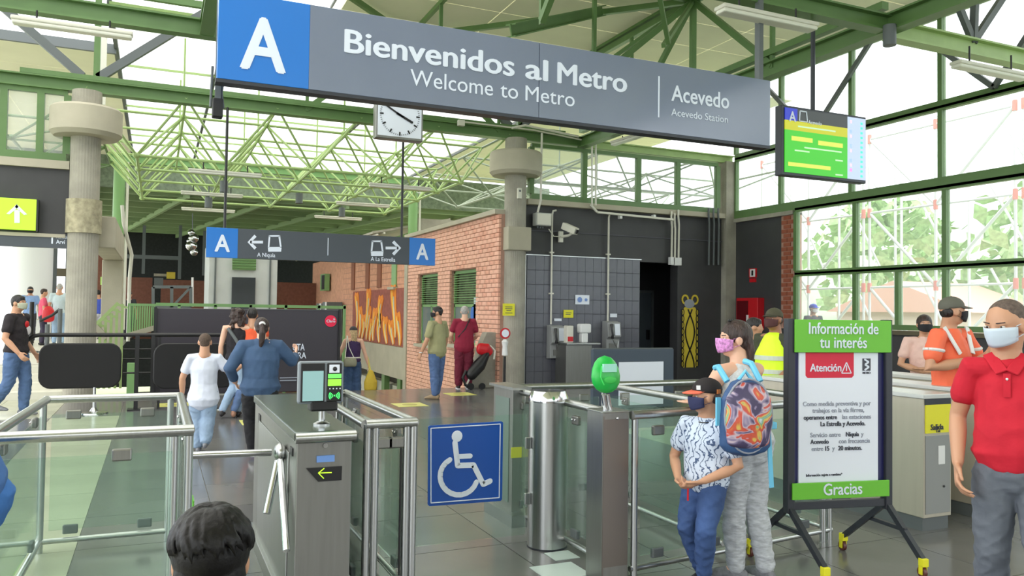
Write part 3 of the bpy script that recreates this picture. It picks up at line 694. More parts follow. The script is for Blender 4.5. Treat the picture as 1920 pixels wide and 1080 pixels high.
def arrow_l(u, v, d):   # arrow, d=-1 pointing to smaller u
    s2([(u,v-2.5),(u-d*0+d*24,v-2.5),(u+d*24,v+2.5),(u,v+2.5)], 'arrow_stroke')
    tip = u+d*29
    s2([(tip,v),(tip-d*13,v-14),(tip-d*17,v-10),(tip-d*7,v)], 'arrow_stroke'); s2([(tip,v),(tip-d*7,v),(tip-d*17,v+10),(tip-d*13,v+14)], 'arrow_stroke')
arrow_l(493, 454, -1); arrow_l(723, 465, 1)
def train(u, v, w=26, h=30):
    s2([(u+2,v),(u+w-3,v),(u+w-4,v+3),(u+3,v+3)]); s2([(u+2,v),(u+5,v+2),(u+3,v+h-8),(u,v+h-8)]); s2([(u+w-3,v),(u+w,v+h-8),(u+w-3,v+h-8),(u+w-6,v+2)])
    s2([(u,v+h-9),(u+w,v+h-9),(u+w-1,v+h),(u+1,v+h)])
train(502, 441, 26, 31); train(695, 451, 24, 29)
tx('A Niquía', 482, 516, 473, 481, Y2, M_let, t, .01); tx('A La Estrella', 695, 741, 481, 489, Y2, M_let, t, .01)
x = P(615,462,'y',Y2).x; MB().box(x-.007,x+.007,Y2-.006,Y2,P(615,479,'y',Y2).z,P(615,446,'y',Y2).z).build('divider', M_let, t)
for u in (421,753): x = P(u,440,'y',Y2+.05).x; MB().tube([(x,Y2+.05,z1),(x,Y2+.05,5.34)],.025,8).build('hanger_rod', M_blk, t, smooth=True)

# lime arrow sign and the sign below it
t = thing('arrow_sign', 'lime green square sign with a pale arrow pointing up on the black fascia', 'sign', (-2.3, 15.55, 2.89))
p0, p1 = P(0,370,'y',15.5), P(67,432,'y',15.5)
MB().box(p0.x-.35, p1.x, 15.5, 15.6, p1.z, p0.z).build('sign_panel', M_lime, t, bevel=.005)
def s3(poly):
    q = [(P(u,v,'y',15.5).x, P(u,v,'y',15.5).z) for u, v in poly]; MB().prism(q, 'y', 15.492, 15.5).build('arrow_stroke', M_let, t)
s3([(27,394),(37,394),(37,418),(27,418)]); s3([(31.5,383),(35,388),(18,402),(12,401)]); s3([(31.5,383),(51,402),(45,403),(28,388)])
MB().box(p1.x, p1.x+.03, 15.5, 15.62, p1.z-.02, p0.z).build('frame_edge', M_blk, t)
t = thing('fascia_sign', 'dark sign strip under the fascia with small white station lettering', 'sign', (-2.5, 15.6, 2.6))
zz1 = P(60,437,'y',15.6).z; zz0 = P(60,461,'y',15.6).z
MB().box(-9, -1.42, 15.6, 15.72, zz0-.02, zz1).build('sign_panel', M_sign2, t)
tx('Acevedo', 105, 128, 441, 447, 15.6, M_let, t, .0); tx('Arví', 105, 122, 449, 457, 15.6, M_let, t, .02)
x = P(98,450,'y',15.6).x; MB().box(x-.012, x+.012, 15.59, 15.6, P(98,457,'y',15.6).z, P(98,440,'y',15.6).z).build('divider', M_let, t)

# monitor
YT = 7.46
A, B_, Cc = P(1472,201,'y',YT), P(1623,336,'y',YT), P(1594,300,'y',YT)
xa, xm, xz = A.x, P(1589,250,'y',YT).x, B_.x; zt, zb_ = A.z, P(1472,322,'y',YT).z
t = thing('ceiling_monitor', 'hanging information monitor with green and yellow screen and pale side strip', 'monitor', ((xa+xz)/2, YT, zb_))
MB().box(xa-.05, xz+.02, YT+.01, YT+.12, zb_-.04, zt+.03).build('case', M_dk, t, bevel=.01)
H_ = zt-zb_
def scr(x0, x1, f0, f1, col, nm, e=.42, dy=0):
    MB().box(x0, x1, YT-.0-dy, YT+.012, zb_+H_*f0, zb_+H_*f1).build(nm, mat('screen_'+nm, tuple(c*.22 for c in col), .3, emit=col, estr=e*.5), t)
scr(xa, xm, 0, .66, S(70,215,40), 'green_field'); scr(xa, xm, .66, .81, S(214,214,20), 'yellow_band'); scr(xa, xm, .81, 1, S(66,72,70), 'dark_header', .3); scr(xa, xa+(xm-xa)*.19, .81, 1, S(40,56,190), 'blue_badge', .5, .002); scr(xm, xz, 0, 1, S(196,214,240), 'side_strip', .5)
for (f0, f1, g0, g1) in ((.1,.43,.5,.57),(.52,.92,.48,.55),(.05,.72,.1,.16)): scr(xa+(xm-xa)*f0, xa+(xm-xa)*f1, g0, g1, S(225,232,90), 'yellow_text_bar', .5, .003)
for (f0, f1, g0) in ((.3,.9,.4),(.15,.38,.34),(.8,.92,.26),(.8,.92,.03),(.2,.8,.72)): scr(xa+(xm-xa)*f0, xa+(xm-xa)*f1, g0, g0+.022, S(200,240,190), 'pale_text_bar', .5, .004)
tx('A', 1479, 1492, 207, 227, YT-.004, M_let, t, .03); tx('Acevedo', 1515, 1540, 225, 232, YT-.004, M_let, t, .02)
q = [(1500,208),(1512,210),(1514,229),(1499,227)]
for k in range(4): MB().bar(P(*q[k],'y',YT-.004), P(*q[(k+1)%4],'y',YT-.004), .014, .006, up=(0,1,0)).build('train_pictogram', M_let, t)
for k in range(12):
    z = zb_+H_*(.04+k*.078); MB().box(xz-.09,xz-.055,YT-.004,YT,z,z+.03).build('route_dot', mat('dot_teal', S(60,190,150), .4, emit=S(60,190,150), estr=.5), t)
    if k in (1,2,3,5,6,8,9,11): MB().box(xm+.04,xm+.075,YT-.004,YT,z,z+.04).build('route_badge', mat('badge_%d' % (k % 3), (S(120,140,220),S(220,110,160),S(170,150,210))[k % 3], .4, emit=(S(120,140,220),S(220,110,160),S(170,150,210))[k % 3], estr=.5), t)
x = P(1522,100,'y',YT+.1).x; MB().tube([(x,YT+.08,zt),(x,YT+.08,5.3)],.028,10).build('hanger_pole', M_dk, t, smooth=True)

# ---- fluorescent fixtures
def fixture(a, b, lab, w=.17, h=.1, top=5.3, grp=None):
    a = Vector(a); b = Vector(b); mth = (a+b)/2; t = thing('fluorescent_fixture', lab, 'light', mth, group=grp)
    MB().bar(a, b, w, h*.5).build('housing', M_offw, t, bevel=.015)
    MB().bar(a+Vector((.01,0,-h*.45)), b-Vector((.01,0,h*.45)), w*.85, h*.5).build('diffuser', mat('diffuser_plastic', S(224,224,212), .3), t, bevel=.02)
    for f in (.2, .8):
        c = a.lerp(b, f); MB().tube([c+Vector((0,0,.02)), (c.x, c.y, max(top, c.z+.08))], .012, 6).build('hanger', M_blk, t)
    return t
fixture((-1.72,11.45,5.16),(-.36,11.45,5.16),'white fluorescent batten under the green beam above the lime arrow sign')
fixture((5.79,7.3,5.13),(7.21,7.3,5.13),'white fluorescent batten under the green beams beside the monitor pole', w=.2)
fixture((9.7,7.3,5.04),(11.13,7.3,5.04),'white fluorescent batten glaring in front of the window wall', w=.18)
fixture(P(1148,268,'y',14.6),P(1250,236,'y',13.2),'white fluorescent batten under the beam above the clerestory windows', w=.16)
ord_ = [('nearest','above the blue A square'),('middle','above the blue A square'),('farthest','above the blue A square')]
for y, xa, lab in ((16.51,.5,'pale fluorescent batten under the space frame, highest of three over the direction sign start'),(19.75,.45,'pale fluorescent batten under the space frame, middle of three over the direction sign start'),(22.99,.55,'pale fluorescent batten under the space frame, lowest of three over the direction sign start'),
                   (16.51,4.02,'pale fluorescent batten behind the clock rod, biggest of the three near the middle'),(19.75,4.0,'pale fluorescent batten below the clock, second in its line'),(22.99,4.05,'pale fluorescent batten above the divider of the direction sign')):
    fixture((xa,y,4.27),(xa+1.36,y,4.27),lab,w=.1,h=.09,top=4.43)
for (u, v, Y) in ((391,380,19.75),(561,372,19.75),(641,398,21.37),(420,350,18.13)): 
    c = P(u,v,'y',Y); t = thing('hall_spotlight', 'small grey cylinder spotlight under the space frame at height of fixture near x %s' % '', 'spotlight', c); 
    MB().tube([c+Vector((0,0,.12)), c+Vector((0,0,-.12))], .085, 14).build('can', M_gray, t, smooth=True); MB().tube([c+Vector((0,0,.1)),(c.x,c.y,4.45)],.015,6).build('stem', M_gray, t)
    t['label'] = {391:'small grey cylinder spotlight over the blue square at the start of the direction sign',561:'grey cylinder spotlight between the clock rod and the middle battens',641:'grey cylinder spotlight above the direction sign divider',420:'grey cylinder spotlight beside the long hanging rod'}[u]
c = P(1668,68,'y',7.3); t = thing('ceiling_camera', 'grey cylinder spotlight hanging at the crossing of the green roof beams', 'spotlight', c)
MB().tube([c+Vector((0,0,.14)), c+Vector((0,0,-.12))], .08, 16).build('can', M_gray, t, smooth=True); MB().bar(c+Vector((0,0,.12)), (c.x,c.y,5.36), .04, .04).build('bracket', M_gray, t)

# ================================================================ THINGS ON THE BLACK WALL
YW = YB-.03
def phone(u, v0, v1, lab):
    p = P(u, (v0+v1)/2, 'y', YW-.12); zt = P(u, v0, 'y', YW-.12).z; zb = P(u, v1, 'y', YW-.12).z; h = zt-zb; w = .34
    t = thing('payphone', lab, 'payphone', (p.x, YW, zb))
    MB().prism([(YW,zb),(YW-.2,zb+.02),(YW-.2,zb+h*.42),(YW-.28,zb+h*.5),(YW-.24,zt-.03),(YW-.1,zt),(YW,zt)], 'x', p.x-w/2, p.x+w/2).build('housing', mat('phone_grey', S(150,152,152), .4), t, bevel=.012)
    f = MB().prism([(YW-.283,zb+h*.55),(YW-.25,zt-.06),(YW-.262,zt-.06),(YW-.295,zb+h*.55)], 'x', p.x+.0, p.x+.13).build('face_plate', M_paper, t)
    MB().tube([(p.x-.08,YW-.27,zt-.07),(p.x-.1,YW-.31,zt-.16),(p.x-.08,YW-.32,zt-.3),(p.x-.07,YW-.29,zt-.38)], [.035,.022,.022,.035], 8).build('handset', M_blk, t, smooth=True)
    MB().tube([(p.x-.07,YW-.3,zt-.38),(p.x-.02,YW-.3,zb+.2),(p.x+.06,YW-.28,zb+.1),(p.x+.1,YW-.27,zb+.25)], .012, 6).build('cord', M_steel, t, smooth=True)
    MB().box(p.x-.1, p.x+.1, YW-.22, YW-.2, zb+.08, zb+.2).build('coin_plate', M_steeld, t)
phone(1042, 610, 673, 'grey wall payphone beside the round concrete column')
phone(1146, 602, 660, 'grey wall payphone nearer the dark doorway')
for (u0, v0, v1, lab) in ((1035.5, 398, 608, 'thin white conduit running down to the payphone nearest the column'), (1141.5, 404, 604, 'thin white conduit running down to the payphone nearer the doorway')):
    a = P(u0, v0, 'y', YW-.04); b = P(u0, v1, 'y', YW-.04); t = thing('conduit', lab, 'pipe', (a.x, YW, b.z))
    MB().tube([(a.x+.1,YW-.04,a.z+.05),(a.x+.02,YW-.04,a.z+.03),(a.x,YW-.04,a.z-.05),(a.x,YW-.04,b.z)], .022, 8).build('pipe', M_offw, t, smooth=True)
    for z in (a.z-.9, a.z-1.8): MB().box(a.x-.05,a.x+.05,YW-.06,YW,z,z+.03).build('clip', M_offw, t)
for i_, (u, v0, v1, lab) in enumerate(((1259,408,495,'first white conduit with a square end beside the doorway'),(1265,412,496,'second white conduit with a square end beside the doorway'),(1272,405,496,'third conduit beside the doorway, curving over the sill'),
        (1329,402,497,'first grey conduit hanging by the corner pillar'),(1338,402,497,'second grey conduit hanging by the corner pillar'),(1347,402,497,'third grey conduit hanging by the corner pillar'))):
    a = P(u, v0, 'y', YW-.15); b = P(u, v1, 'y', YW-.05); t = thing('conduit', lab, 'pipe', (b.x, YW, b.z))
    MB().tube([(a.x+.02,YW-.12,a.z+.15),(a.x,YW-.14,a.z),(b.x,YW-.06,a.z-.2),(b.x,YW-.05,b.z)], .024, 8).build('pipe', M_offw if i_ < 3 else M_gray, t, smooth=True)
    if i_ < 3: MB().box(b.x-.055,b.x+.055,YW-.1,YW,b.z-.02,b.z+.16).build('junction', M_white, t)
t = thing('cable_trunking', 'white plastic trunking strip running along under the concrete sill', 'trunking', (9.4, YW, 3.85))
MB().bar(P(1107,384,'y',15.5), P(1120,398,'y',15.5), .05, .05).bar(P(1120,398,'y',15.5), P(1262,412,'y',15.5), .06, .05).build('channel', M_offw, t, bevel=.01)
for u in (1164,1227): a = P(u, 405, 'y', 15.52); MB().box(a.x-.03,a.x+.03,15.5,15.6,a.z-.06,a.z+.03).build('clip', M_white, t)
t = thing('wall_pipes', 'pair of white pipes running down beside the first clerestory panes', 'pipe', (8.9, 15.5, 4.0))
for u in (1110,1117): a = P(u,235,'y',15.45); b = P(u,385,'y',15.45); MB().tube([a,b],.022,8).build('pipe', M_offw, t, smooth=True)
t = thing('column_pipes', 'white conduit bending down beside the round column collar', 'pipe', (7.4, 15.45, 3.8))
MB().tube([P(960,240,'y',15.3),P(985,235,'y',15.3),P(1085,256,'y',15.3)],.025,8).build('pipe', M_offw, t, smooth=True)
MB().tube([P(1016,250,'y',15.4),P(1014,375,'y',15.4),P(1008,398,'y',15.45)],.025,8).build('pipe', M_offw, t, smooth=True)
a, b = P(1006,398,'y',YW-.2), P(1034,424,'y',YW-.2)
t = thing('junction_box', 'grey electrical box high on the black wall by the column', 'box', ((a.x+b.x)/2, YW, b.z))
MB().box(a.x, b.x, YW-.2, YW, b.z, a.z).build('case', mat('box_grey', S(178,180,176), .5), t, bevel=.01); MB().box(a.x+.02, b.x-.02, YW-.215, YW-.2, b.z+.02, a.z-.02).build('lid', M_offw, t)
for k in range(3): MB().tube([(a.x+.08+k*.06,YW-.1,b.z),(a.x+.08+k*.06,YW-.1,b.z-.05)],.02,8).build('gland', M_gray, t)
c = P(1052,444,'y',YW-.05)
t = thing('security_camera', 'white boxed security camera on a wall bracket over the payphones', 'camera', c)
MB().box(c.x-.05,c.x+.05,YW-.06,YW,c.z-.12,c.z+.12).build('wall_plate', M_offw, t)
MB().tube([c,c+Vector((.1,-.15,.02)),c+Vector((.2,-.25,.1))],.03,8).build('arm', M_offw, t, smooth=True)
e = P(1070,430,'y',YW-.4); MB().bar(e+Vector((-.08,.18,.09)), e+Vector((.06,-.16,-.06)), .14, .15).build('housing', M_offw, t, bevel=.015)
MB().bar(e+Vector((.06,-.16,-.06)), e+Vector((.07,-.175,-.068)), .09, .09).build('lens_window', M_blk, t)
MB().tube([c+Vector((-.05,-.03,0)),c+Vector((-.2,-.03,.0)),c+Vector((-.32,-.03,.15))],.012,6).build('cable', M_offw, t, smooth=True)
def notice(name, u0, v0, u1, v1, yp, mt, lab, lines=()):
    a, b = P(u0,v0,'y',yp), P(u1,v1,'y',yp); t = thing(name, lab, 'notice', ((a.x+b.x)/2, yp, b.z))
    MB().box(a.x, b.x, yp, yp+.01, b.z, a.z).build('sheet', mt, t)
    for k, (f0, f1, g, col) in enumerate(lines):
        MB().box(a.x+(b.x-a.x)*f0, a.x+(b.x-a.x)*f1, yp-.003, yp, b.z+(a.z-b.z)*g, b.z+(a.z-b.z)*g+.012).build('text_line', col, t)
    return t, a, b
t, a, b = notice('wall_notice', 1079, 553, 1105, 571, YB-.05, M_paper, 'white and blue hygiene notice on the grey tiles over the sanitizer')
for f, r in ((.3,.06),(.75,.035)):
    MB().lathe([(r,0),(r,.005)], (0,0,0), 16).build('round_pictogram', mat('soft_blue', S(120,150,210), .5), t, world=False).matrix_local = Matrix.Translation(Vector((a.x+(b.x-a.x)*f,YB-.055,(a.z+b.z)/2))-WL[t.name])@Matrix.Rotation(PI/2,4,'X')
notice('yellow_notice', 1057, 581, 1075, 596, YB-.05, M_yel, 'small yellow notice on the grey tiles over the sanitizer', ((.2,.8,.6,M_ink),(.2,.7,.4,M_ink)))
notice('column_notice', 943, 569, 965, 592, 15.33, M_yel, 'yellow notice taped on the round concrete column', ((.2,.8,.7,M_ink),(.2,.8,.55,M_ink),(.3,.7,.4,M_ink),(.2,.8,.2,M_ink)))
notice('phone_label', 1039, 597, 1053, 602, YB-.05, M_paper, 'small white label above the payphone nearest the column')
notice('phone_label', 1144, 588, 1157, 595, YB-.05, M_paper, 'small white label above the payphone nearer the doorway')
# sanitizer station
a, b = P(1063,648,'y',15.1), P(1113,712,'y',15.1)
t = thing('sanitizer_station', 'white hand wash dispensers standing on a stainless steel cabinet by the payphones', 'dispenser', ((a.x+b.x)/2, 15.2, 0))
MB().box(a.x-.07, b.x-.1, 15.0, 15.5, 0, a.z+.02).build('cabinet', M_steeld, t, bevel=.01); MB().box(a.x-.08, b.x+.08, 14.95, 15.55, a.z+.02, a.z+.06).build('worktop', M_steel, t, bevel=.008)
p = P(1095,620,'y',15.2); z_ = a.z+.06
MB().box(p.x-.13, p.x+.13, 15.1, 15.3, p.z-.05, p.z+.15).build('dispenser_body', M_white, t, bevel=.03); MB().box(p.x-.09,p.x+.06,15.12,15.28,z_,p.z-.05).build('dispenser_stem', M_white, t, bevel=.02)
q = P(1066,628,'y',15.2); MB().box(q.x-.08, q.x+.08, 15.12, 15.28, z_, q.z+.2).build('soap_dispenser', M_offw, t, bevel=.015); MB().box(q.x-.06,q.x+.06,15.10,15.12,z_+.03,z_+.13).build('red_label', M_red, t)
# round red sign stand by the column
p = P(947,625,'y',15.1)
t = thing('sanitizer_stand', 'black pole stand with red round sign and white bottle before the round column', 'stand', (p.x, 15.1, 0))
MB().tube([(p.x,15.1,0),(p.x,15.1,.7)],.025,8).build('pole', M_blk, t, smooth=True); MB().lathe([(.15,0),(.15,.02)],(p.x,15.1,0),16).build('base', M_blk, t)
for r_, mt, dy in ((.115,M_red,0),(.08,M_paper,-.012)):
    MB().lathe([(r_,0),(r_,.01)],(0,0,0),24).build('sign_disc', mt, t, world=False).matrix_local = Matrix.Translation(p+Vector((0,dy,0))-WL[t.name])@Matrix.Rotation(PI/2,4,'X')
MB().box(p.x-.015,p.x+.015,15.08,15.09,p.z-.05,p.z+.05).build('mark', M_red, t)
MB().tube([(p.x,15.1,.72),(p.x,15.1,.85),(p.x,15.1,.9),(p.x,15.1,1.0),(p.x,15.1,1.05)],[.06,.055,.05,.07,.03],12).build('bottle', M_white, t, smooth=True)
# fire hose cabinet and sign on the street side wall
yA, yB_ = P(1390,560,'x',XW-.05).y, P(1430,560,'x',XW-.05).y
t = thing('fire_cabinet', 'red fire hose cabinet on the black wall beside the window', 'cabinet', (XW, (yA+yB_)/2, 1.28))
MB().box(XW-.2, XW, yB_, yA, 1.28, 2.02).build('case', M_red, t, bevel=.01)
MB().box(XW-.215, XW-.2, yB_+.32, yA-.04, 1.36, 1.95).build('door_glass', mat('dark_red_glass', S(96,8,20), .2), t); MB().box(XW-.23,XW-.2,yB_+.3,yB_+.35,1.4,1.62).build('handle', M_white, t)
c = P(1411,519,'x',XW-.02)
t = thing('extinguisher_sign', 'small white and red fire sign above the red cabinet', 'sign', c)
MB().box(XW-.02,XW,c.y-.13,c.y+.13,c.z-.02,c.z+.2).build('sheet', M_red, t); MB().box(XW-.025,XW-.02,c.y-.09,c.y+.09,c.z+.0,c.z+.18).build('white_field', M_white, t); MB().box(XW-.03,XW-.025,c.y-.03,c.y+.03,c.z+.03,c.z+.15).build('pictogram', M_blk, t)
MB().box(XW-.02,XW,c.y-.11,c.y+.11,c.z-.13,c.z-.04).build('sheet', M_red, t)
# yellow and black chain mural on the black wall
t = thing('chain_mural', 'tall narrow yellow and black chain link painting on the black wall', 'mural', (11.58, YB, .4))
ya, yb = P(1279,552,'y',YB+.0), P(1309,705,'y',YB+.0); x0, x1, z1, z0 = ya.x, yb.x, ya.z, .35
my2 = mat('mural_gold', S(212,190,60), .6); 
def rib2(pts, w, mt, dy, nm):
    b = MB()
    for p, q in zip(pts, pts[1:]): b.bar((p[0], YB+dy, p[1]), (q[0], YB+dy, q[1]), w, .006, up=(0,1,0))
    b.build(nm, mt, t)
W_ = x1-x0; H_ = z1-z0
MB().prism([(x0+.05,z0),(x1-.05,z0),(x1-.06,z1-.35),(x1-.09,z1-.3),(x0+.09,z1-.3),(x0+.06,z1-.35)],'y',YB+.015,YB+.028).build('gold_ground', my2, t)
for (cx, r0) in ((x0+.1,.1),(x1-.1,.1)):
    rib2([(cx+.085*math.cos(k*PI/8), z1-.12+.1*math.sin(k*PI/8)) for k in range(17)], .045, my2, .012, 'link')
MB().ell(((x0+x1)/2-.02,YB+.01,z1-.22),(.15,.008,.11),14,8).build('grey_face_patch', mat('mural_grey', S(150,156,164), .6), t)
for sgn in (1,-1):
    pts = [((x0+x1)/2+sgn*.13*math.cos(z*5.2), z0+z*(H_-.35)/1.0) for z in [k/24 for k in range(25)]]; rib2([(a, z0+(b-z0)) for a, b in pts], .035, M_blk, .008, 'black_link')
n_ = 9
for k in range(n_):
    zz = z0+(H_-.35)*k/n_
    for xx in (x0+.03, x1-.03): rib2([(xx+.035*math.cos(a), zz+.08+.075*math.sin(a)) for a in [q*PI/5 for q in range(11)]], .02, M_blk, .008, 'chain_link')
    for xx in (x0+.03, x1-.03): rib2([(xx+.02*math.cos(a), zz+.08+.05*math.sin(a)) for a in [q*PI/5 for q in range(11)]], .016, my2, .011, 'chain_link')
c = P(973,362,'y',15.35)
t = thing('wall_sensor', 'small white device fixed on the round column under its collar', 'sensor', c); MB().box(c.x-.04,c.x+.05,15.3,15.38,c.z-.12,c.z+.1).build('case', M_offw, t, bevel=.008); MB().box(c.x-.02,c.x+.02,15.29,15.3,c.z+.02,c.z+.06).build('window', M_gray, t)
c = P(866,230,'y',15.5)
t = thing('beam_box', 'small pale junction box with cable on the main green beam', 'box', c); MB().box(c.x-.07,c.x+.07,15.5,15.6,c.z-.06,c.z+.06).build('case', M_offw, t, bevel=.008); MB().tube([c+V0(.07,0,.02),P(1000,244,'y',15.5),P(1090,262,'y',15.5)],.018,6).build('cable', M_offw, t, smooth=True)
# grey framed board near the back
a, b = P(1112,655,'y',11.2), P(1263,760,'y',11.2)
t = thing('floor_board', 'dark framed display board with a blank white sheet behind the turnstiles', 'board', ((a.x+b.x)/2, 11.2, 0))
zt = a.z
MB().box(a.x, b.x, 11.2, 11.28, .06, zt).build('frame', mat('slate_frame', S(66,78,92), .5), t, bevel=.015)
MB().box(P(1160,690,'y',11.2).x, P(1243,690,'y',11.2).x, 11.185, 11.2, .12, P(1160,679,'y',11.2).z).build('sheet', M_paper, t)
MB().box(a.x+.2,a.x+.26,11.1,11.4,0,.06).box(b.x-.26,b.x-.2,11.1,11.4,0,.06).build('foot', M_blk, t); MB().box(a.x+.02,b.x-.02,11.21,11.27,zt,zt+.015).build('top_trim', M_gray, t)

# ================================================================ GATE LINE
RZ, RR = 1.0, .027
def rail(t, pts, r=RR, nm='top_rail', mt=None): return MB().tube(pts, r, 16).build(nm, mt or M_steel, t, smooth=True)
def post(t, x, y, z0=0, z1=RZ, r=.021, nm='post'):
    return MB().tube([(x,y,z0),(x,y,z1)], r, 14).build(nm, M_steel, t, smooth=True)
def gl(t, a, b, z0=.14, z1=.9):
    a = Vector((a[0],a[1],0)); b = Vector((b[0],b[1],0)); d = (b-a).normalized(); n = Vector((-d.y,d.x,0))*.004
    vs = [a-n,b-n,b+n,a+n]; m_ = MB(); m_.add([v+Vector((0,0,z0)) for v in vs]+[v+Vector((0,0,z1)) for v in vs], [(3,2,1,0),(4,5,6,7),(0,1,5,4),(1,2,6,5),(2,3,7,6),(3,0,4,7)])
    g = m_.build('glass_pane', M_glass, t)
    for f in (.18, .82):
        c = a.lerp(b, f)
        for z in (z0-.03, z1-.035): MB().bar(c-d*.045+Vector((0,0,z+.03)), c+d*.045+Vector((0,0,z+.03)), .03, .06).build('glass_clamp', M_gray if z < .5 else M_steeld, t, bevel=.008)
        for s_ in (-.02,.02): MB().ell(c+d*s_+n*5+Vector((0,0,z1)),(.007,.007,.007),8,6).build('clamp_bolt', M_chrome, t)
    return g
t = thing('glass_enclosure', 'glass sided stainless railing pen at the near left of the turnstile', 'railing', (-.25, 5.2, 0))
xL, xR, yN, yF = -.66, .17, 4.36, 6.07
rail(t, [(xL-.6,yN+.03,RZ),(xR+.02,yN-.0,RZ)], .029); rail(t, [(xL,yF,RZ),(xR,yF,RZ)], .026); rail(t, [(xR,yN,RZ),(xR,yF,RZ)], .026)
rail(t, [(xL+.02,yF,RZ),(xL-.05,yN-.2,RZ)], .026)
for (x, y) in ((xL,yF),(xR-.0,yF),(xR,yN+.03),(xR-.06,yF-.0),(xR-.07,yN+.03),(xL-.04,yN+.03)): post(t, x, y)
gl(t, (xL+.05,yF), (xR-.08,yF)); gl(t, (xL-.5,yN+.02), (xR-.08,yN)); gl(t, (xL-.03,yN+.1), (xL,yF-.08)); gl(t, (xR,yN+.1), (xR,yF-.08))
rail(t, [(xL,yF,.07),(xR,yF,.07)], .018, 'bottom_rail'); rail(t, [(xR,yN,.07),(xR,yF,.07)], .018, 'bottom_rail'); rail(t, [(xL-.03,yN,.07),(xL,yF,.07)], .018, 'bottom_rail'); rail(t, [(xL-.6,yN,.07),(xR,yN,.07)], .018, 'bottom_rail')
rail(t, [(xL-1.6,yF+.02,.07),(xL,yF,.07)], .018, 'bottom_rail')
MB().box(xR+.03,xR+.035,yN+.1,yN+.25,.3,.62).build('green_edge_sticker', M_pgreen, t)

# turnstile cabinet with tripod arms
t = thing('turnstile', 'stainless turnstile cabinet with tripod arms and a face reader on top', 'turnstile', (.8, 5.0, 0))
cx0, cx1, cy0, cy1 = .665, .945, 4.12, 5.98
MB().box(cx0,cx1,cy0+.02,cy1,.0,.945).build('cabinet', M_steeld, t, bevel=.006)
tp = MB().prism([(cy0+.0,.95),(cy0-.02,.965),(cy0-.02,.985),(cy0+.0,1.0),(cy1,1.0),(cy1,.95)],'x',cx0-.012,cx1+.012).build('top_slab', mat('top_slab_steel', S(120,132,126), .2, .9), t, bevel=.006)
MB().tube([(cx0-.012,cy0-.01,.972),(cx1+.012,cy0-.01,.972)],.028,16).build('rounded_edge', M_steel, t, smooth=True)
MB().box(cx0-.008,cx0,cy0+.25,cy1-.3,.1,.86).build('side_panel', M_steel, t, bevel=.003)
MB().box(cx0-.006,cx0+.01,cy0+.12,cy0+.2,.86,.9).build('side_light', M_blk, t); MB().box(cx0-.006,cx0+.01,cy1-.35,cy1-.25,.84,.9).build('side_light', M_blk, t)
yf = cy0+.014
MB().lathe([(.012,0),(.012,.01)],(0,0,0),14).build('lock', M_chrome, t, world=False).matrix_local = Matrix.Translation(P(610,835,'y',yf)-WL[t.name])@Matrix.Rotation(PI/2,4,'X')
def fpan(u0,v0,u1,v1,mt,nm,par=None,yy=yf):
    a, b = P(u0,v0,'y',yy), P(u1,v1,'y',yy); return MB().box(a.x,b.x,yy-.004,yy+.01,b.z,a.z).build(nm, mt, par or t)
fpan(594,855,627,865,mat('blue_label', S(110,150,215), .4),'label')
q = [(574,878),(641,874),(640,900),(596,903)]
MB().prism([(P(u,v,'y',yf).x,P(u,v,'y',yf).z) for u,v in q],'y',yf-.006,yf+.01).build('arrow_display', M_blk, t)
ml = mat('led_green', S(150,210,40), .5, emit=S(150,210,40), estr=.6)
for a_, b_ in (((597,887),(622,886)),((597,887),(608,878)),((597,887),(607,897))): MB().bar(P(*a_,'y',yf-.008),P(*b_,'y',yf-.008),.004,.003,up=(0,1,0)).build('led_arrow', ml, t)
# tripod
hub = Vector((cx0-.03, 4.5, .84))
MB().ell(hub,(.035,.06,.05),14,10).build('tripod_hub', M_steel, t, smooth=True)
for (u, v, y) in ((357,854,4.42),(500,963,4.36),(537,1033,4.12)):
    e = P(u,v,'y',y); st = hub+(e-hub).normalized()*.05; MB().tube([st, e],.019,14).build('tripod_arm', M_chrome, t, smooth=True)
MB().box(cx0-.03,cx1-.0,cy0-.0,cy1,0,.1).build('plinth', M_steel, t, bevel=.004)
# face reader
pole = P(603,800,'y',4.35)
rd = thing('face_reader', 'grey touch terminal with a pale screen and green card reader on the turnstile', 'card reader', (pole.x, 4.35, 1.0))
MB().lathe([(.045,1.0),(.045,1.008),(.022,1.02)],(pole.x,4.35,0),20).build('flange', M_steel, rd, smooth=True)
MB().tube([(pole.x,4.35,1.0),(pole.x,4.35,1.12)],.017,14).build('stem', M_chrome, rd, smooth=True)
yr = 4.3; a = P(560,678,'y',yr); b = P(644,756,'y',yr)
M2 = Matrix.Translation(Vector((0,0,0)))
rx0, rx1, rz0, rz1 = a.x, b.x, b.z+.0, a.z
def slab(x0,x1,z0,z1,y0,y1,mt,nm,bev=.0): return MB().box(x0,x1,y0,y1,z0,z1).build(nm, mt, rd, bevel=bev)
slab(rx0,rx1,rz0,rz1,yr,yr+.05,mat('reader_silver', S(128,136,144), .35,.3),'casing',.014)
slab(rx0+.012,rx0+(rx1-rx0)*.575,rz0+.012,rz1-.01,yr-.006,yr+.01,M_blk,'screen_bezel',.004)
slab(rx0+.022,rx0+(rx1-rx0)*.54,rz0+.018,rz1-.05,yr-.009,yr,mat('screen_pale', S(150,190,192), .2, emit=S(150,190,192), estr=.04),'screen')
slab(rx0+(rx1-rx0)*.62,rx1-.012,rz0+.012,rz1-.01,yr-.006,yr+.01,M_blk,'card_panel',.004)
h_ = rz1-rz0; xx0, xx1 = rx0+(rx1-rx0)*.64, rx1-.016
